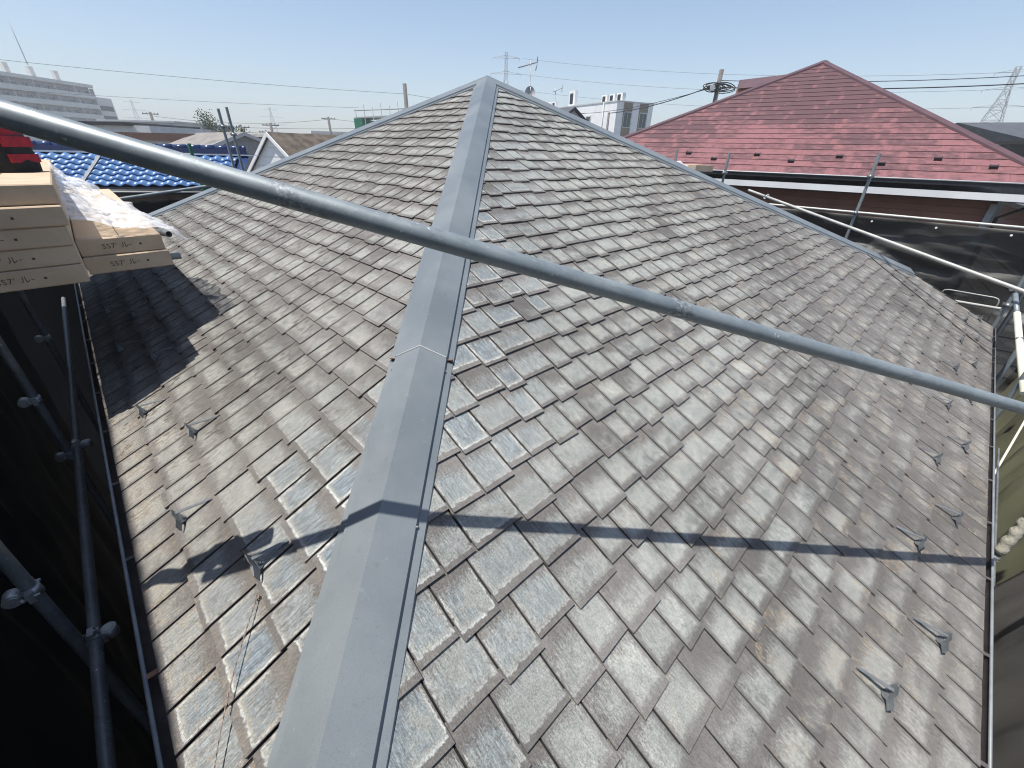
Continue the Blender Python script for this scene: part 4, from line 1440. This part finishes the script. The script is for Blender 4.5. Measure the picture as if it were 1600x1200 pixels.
# ---------------------------------------------------------------- tree behind the posts
def tree(p, r, hgt, label, seed):
    th = thing('tree', V((p[0], p[1], GZ)), label, 'tree')
    rng = random.Random(seed)
    top = V(p)
    mb = MB().tube(V((p[0], p[1], GZ)), V((p[0], p[1], p[2] - r * 0.4)), 0.16, 10, 0.09)
    for k in range(6):
        a = k * 1.05
        mb.tube(V((p[0], p[1], p[2] - r * 0.9)), top + V((math.cos(a) * r * 0.7, math.sin(a) * r * 0.7, rng.uniform(-0.2, 0.5) * r)), 0.05, 6, 0.015)
    mb.build('trunk', BARK, th)
    mb = MB()
    clumps = [top + V((rng.gauss(0, 0.55), rng.gauss(0, 0.55), rng.gauss(0, 0.36))) * r for _ in range(26)]
    for c in clumps:
        for _ in range(70):
            q = c + V((rng.gauss(0, 1), rng.gauss(0, 1), rng.gauss(0, 0.8))) * r * 0.17
            a = V((rng.gauss(0, 1), rng.gauss(0, 1), rng.gauss(0, 1))).normalized(); b_ = a.orthogonal().normalized()
            s_ = rng.uniform(0.05, 0.10)
            mb.poly([q - a * s_, q + b_ * s_ * 0.5, q + a * s_, q - b_ * s_ * 0.5])
    mb.build('crown', LEAF, th)


tree((-28.6, 38.4, 0.35), 1.5, 0, 'dark tree crown behind the two scaffold posts', 3)
tree((-23.2, 33.0, -0.5), 1.1, 0, 'small dark tree just right of the two scaffold posts', 4)


# ---------------------------------------------------------------- utility poles, antenna, pylons, wires
def upole(x, y, ztop, label, r=0.14, arms=1, dirv=(1, 0, 0), gear=False):
    th = thing('utility_pole', (x, y, GZ), label, 'utility pole')
    MB().tube((x, y, GZ), (x, y, ztop), r * 1.25, 12, r).build('pole', POLEM, th)
    d_ = V(dirv).normalized()
    for k in range(arms):
        z = ztop - 0.25 - 0.8 * k
        MB().box(V((x, y, z)), d_ * 0.95, d_.cross(UZ) * 0.05, UZ * 0.05).build('crossarm', POLEM, th)
        for s in (-0.85, -0.45, 0.45, 0.85):
            MB().tube(V((x, y, z)) + d_ * s, V((x, y, z + 0.28)) + d_ * s, 0.05, 6).build('insulator', GREYW, th)
    if gear:
        MB().tube((x + 0.35, y, ztop - 2.6), (x + 0.35, y, ztop - 1.7), 0.24, 12).build('transformer', POLEM, th)
    return th


upole(-8.88, 33.4, 3.62, 'bare dark pole top rising behind the left hip', 0.15, 0)
up = upole(12.75, 25.4, 3.85, 'dark utility pole with bundled cables left of the red roof', 0.13, 0)
mb = MB()
cc = V((12.6, 25.3, 2.95))
rng = random.Random(2)
for k in range(9):
    r_ = rng.uniform(0.25, 0.5)
    o_ = V((rng.uniform(-0.5, 0.5), 0, rng.uniform(-0.1, 0.1)))
    mb.pathtube([cc + o_ + V((math.cos(a) * r_ * 1.5, 0.1 * math.sin(3 * a), math.sin(a) * r_ * 0.45)) for a in [i * 0.35 for i in range(19)]], 0.028, 5)
mb.build('cable_bundle', ROPE, up)
MB().abox(12.2, 12.45, 25.15, 25.35, 2.75, 3.05).build('splice_box', GREYW, up)
upole(-27.3, 63.4, 2.8, 'distant utility pole with crossarm nearest the green netted building', 0.16, 1, (1, 0.2, 0))
upole(-30.7, 53.4, 1.5, 'distant utility pole with crossarm above the white gable', 0.15, 1, (1, 0.3, 0), True)
upole(-34.5, 53.4, 1.2, 'distant utility pole with crossarm above the grey gable', 0.15, 1, (1, 0.3, 0), True)
upole(-35.0, 60, 0.9, 'low thin pole between the two distant crossarm poles', 0.10, 1)
upole(-53.0, 63.4, 2.85, 'distant utility pole beside the far left pylon', 0.17, 1, (1, 0.6, 0))
upole(8.4, 38.4, 2.4, 'dark pole in front of the white apartment wall', 0.10, 0)

# television antenna with dish
an = thing('tv_antenna', (0.70, 9.4, -1.0), 'roof television antenna on a thin mast with a satellite dish', 'antenna')
MB().tube((0.70, 9.4, -1.2), (0.70, 9.4, 1.66), 0.016, 8).build('mast', STEELF, an)
bd = V((0.80, -0.3, 0.16)).normalized()
bc = V((0.70, 9.4, 1.56))
MB().tube(bc - bd * 0.42, bc + bd * 0.22, 0.016, 8).build('boom', STEELF, an)
sd_ = V((0.3, 0.95, 0)).normalized()
for k in range(9):
    p = bc + bd * (-0.40 + 0.065 * k)
    MB().tube(p - sd_ * 0.11, p + sd_ * 0.11, 0.006, 6).build('element', STEELF, an)
for s in (-1, 1):
    e_ = bc + bd * 0.22
    MB().tube(e_, e_ + UZ * s * 0.20 - bd * 0.03 + bd * (0.02 * s), 0.014, 6).build('reflector_arm', STEELF, an)
mb = MB()
dc = V((0.70, 9.30, 0.78)); dn_ = V((0.1, -1, 0.25)).normalized(); dx_ = V((1, 0.1, 0)).normalized(); dy_ = dx_.cross(dn_)
prev = None
for k in range(6):
    r_ = 0.20 * k / 5
    ring_ = [dc + dn_ * (r_ * r_ * 1.6) + (dx_ * math.cos(a) * 0.82 + dy_ * math.sin(a)) * r_ for a in [2 * math.pi * i / 20 for i in range(20)]]
    if prev:
        for i in range(20):
            mb.poly([prev[i], prev[(i + 1) % 20], ring_[(i + 1) % 20], ring_[i]], True)
    prev = ring_
mb.build('dish', STEELF, an)
MB().pathtube([dc - dy_ * 0.18, dc + dn_ * 0.18 - dy_ * 0.12, dc + dn_ * 0.26], 0.008, 6).build('feed_arm', WHITE, an)
# second small antenna
an2 = thing('tv_antenna', (2.35, 22, -1.0), 'faint small antenna with dish above the right hip', 'antenna')
MB().tube((2.35, 22, -1), (2.35, 22, 2.35), 0.02, 6).build('mast', STEELF, an2)
MB().tube((2.20, 22, 2.15), (2.72, 21.9, 2.35), 0.018, 6).build('boom', STEELF, an2)
MB().tube((2.70, 21.9, 2.15), (2.70, 21.9, 2.6), 0.016, 6).build('reflector_arm', STEELF, an2)


def pylon(x, y, ztop, half, label, arms=((0.98, 0.5), (0.86, 1.0), (0.74, 1.15)), yaw=0.0):
    th = thing('pylon', (x, y, GZ), label, 'pylon')
    H = ztop - GZ
    ax_, ay_ = V((math.cos(yaw), math.sin(yaw), 0)), V((-math.sin(yaw), math.cos(yaw), 0))
    P_ = lambda f, i: V((x, y, GZ + H * f)) + (ax_ * (1 if i in (0, 3) else -1) + ay_ * (1 if i < 2 else -1)) * half * max(0.09, (1 - f) ** 1.25)
    mb = MB()
    n = 12
    th_ = 0.0022 * H
    for k in range(n):
        f0, f1 = k / n, (k + 1) / n
        for i in range(4):
            j = (i + 1) % 4
            mb.tube(P_(f0, i), P_(f1, i), th_ * 1.4, 4, cap=False)
            mb.tube(P_(f0, i), P_(f1, j), th_, 4, cap=False)
            mb.tube(P_(f0, j), P_(f1, i), th_, 4, cap=False)
            mb.tube(P_(f1, i), P_(f1, j), th_, 4, cap=False)
    mb.build('lattice_tower', STEELF, th)
    for f, wd in arms:
        mb = MB()
        c = V((x, y, GZ + H * f))
        for s in (-1, 1):
            tip = c + ax_ * s * wd * half * 0.8
            for dz in (0.0, 0.022 * H):
                mb.tube(c + UZ * dz, tip, th_ * 1.2, 4)
            mb.tube(tip, tip - UZ * 0.02 * H, th_, 4)
        mb.build('crossarm', STEELF, th)
    return th


pylon(-6.75, 213.4, 35.0, 5.5, 'tall lattice pylon rising behind the apex of the roof', ((0.955, 1.3), (0.83, 1.5), (0.70, 1.5)))
pylon(-215, 413, 26.5, 6.0, 'faint lattice pylon above the white gable roof', ((0.95, 1.1), (0.80, 1.9), (0.64, 2.3)), 0.4)
pylon(-333, 413, 29.5, 6.0, 'faint lattice pylon right of the apartment block', ((0.95, 1.1), (0.80, 1.7), (0.64, 2.0)), 0.7)
pylon(151.6, 153.4, 24.8, 6.5, 'faint lattice pylon at the right edge above the grey roof', ((0.96, 0.9), (0.83, 1.1), (0.69, 1.2), (0.55, 1.3)), -0.6)


def wire(a, b_, sag, r, label, n=24):
    a, b_ = V(a), V(b_)
    pts = [a.lerp(b_, i / n) - UZ * sag * 4 * (i / n) * (1 - i / n) for i in range(n + 1)]
    tag(MB().pathtube(pts, r, 5).build('overhead_wire', ROPE), label, 'wire', 'overhead wires')


wire((-38, 20, 3.55), (-8.9, 33.4, 2.95), 0.25, 0.010, 'thin overhead wire from the upper left to the bare dark pole')
wire((-8.9, 33.4, 2.95), (6, 37, 2.2), 0.2, 0.010, 'thin overhead wire leaving the bare dark pole behind the hip')
wire((-45, 28, 2.5), (-14.4, 38.4, 2.28), 0.2, 0.010, 'lower thin overhead wire crossing the left sky')
wire((-53, 63.4, 2.4), (-27.3, 63.4, 2.5), 0.7, 0.020, 'upper wire between the distant poles')
wire((-53, 63.4, 1.6), (-10, 58, 1.9), 0.6, 0.022, 'middle wire between the distant poles on the left skyline')
wire((-60, 60, 1.0), (-10, 57, 1.0), 0.5, 0.026, 'lowest wire on the left skyline')
wire((-27.3, 63.4, 2.6), (-8, 60, 2.6), 0.5, 0.018, 'wire from the crossarm pole toward the green net')
wire((12.3, 25.3, 2.98), (8.4, 38.4, 2.35), 0.25, 0.030, 'black cable from the bundled pole to the white apartment')
wire((12.3, 25.3, 2.9), (5.5, 44, 2.6), 0.35, 0.018, 'second cable from the bundled pole toward the white apartment')
wire((12.8, 25.4, 3.3), (36, 23.4, 4.15), 0.3, 0.020, 'upper wire right of the red roof')
wire((12.8, 25.4, 2.95), (36, 23.4, 3.75), 0.3, 0.030, 'lower thicker wire right of the red roof')
for k, f in enumerate((0.955, 0.83, 0.70)):
    z0_, z1_ = GZ + 43.3 * f, GZ + 33.1 * (0.96, 0.83, 0.69)[k]
    wire((-6.75 + 7, 213.4, z0_), (151.6, 153.4, z1_), 3.0, 0.045, ('top', 'middle', 'lowest')[k] + ' faint power line between the apex pylon and the right pylon', 30)


# ---------------------------------------------------------------- summer haze
hz = MB().abox(-700, 700, -700, 700, GZ - 1.0, 46.0)
ho = hz.build('haze', None)
hm = bpy.data.materials.new('haze')
hm.use_nodes = True
ht_ = hm.node_tree
ht_.nodes.remove(ht_.nodes['Principled BSDF'])
pv = ht_.nodes.new('ShaderNodeVolumePrincipled')
pv.inputs['Color'].default_value = (0.90, 0.95, 1.0, 1)
pv.inputs['Density'].default_value = 0.0014
pv.inputs['Anisotropy'].default_value = 0.0
ht_.links.new(pv.outputs[0], ht_.nodes['Material Output'].inputs['Volume'])
ho.data.materials.append(hm)
tag(ho, kind='stuff')
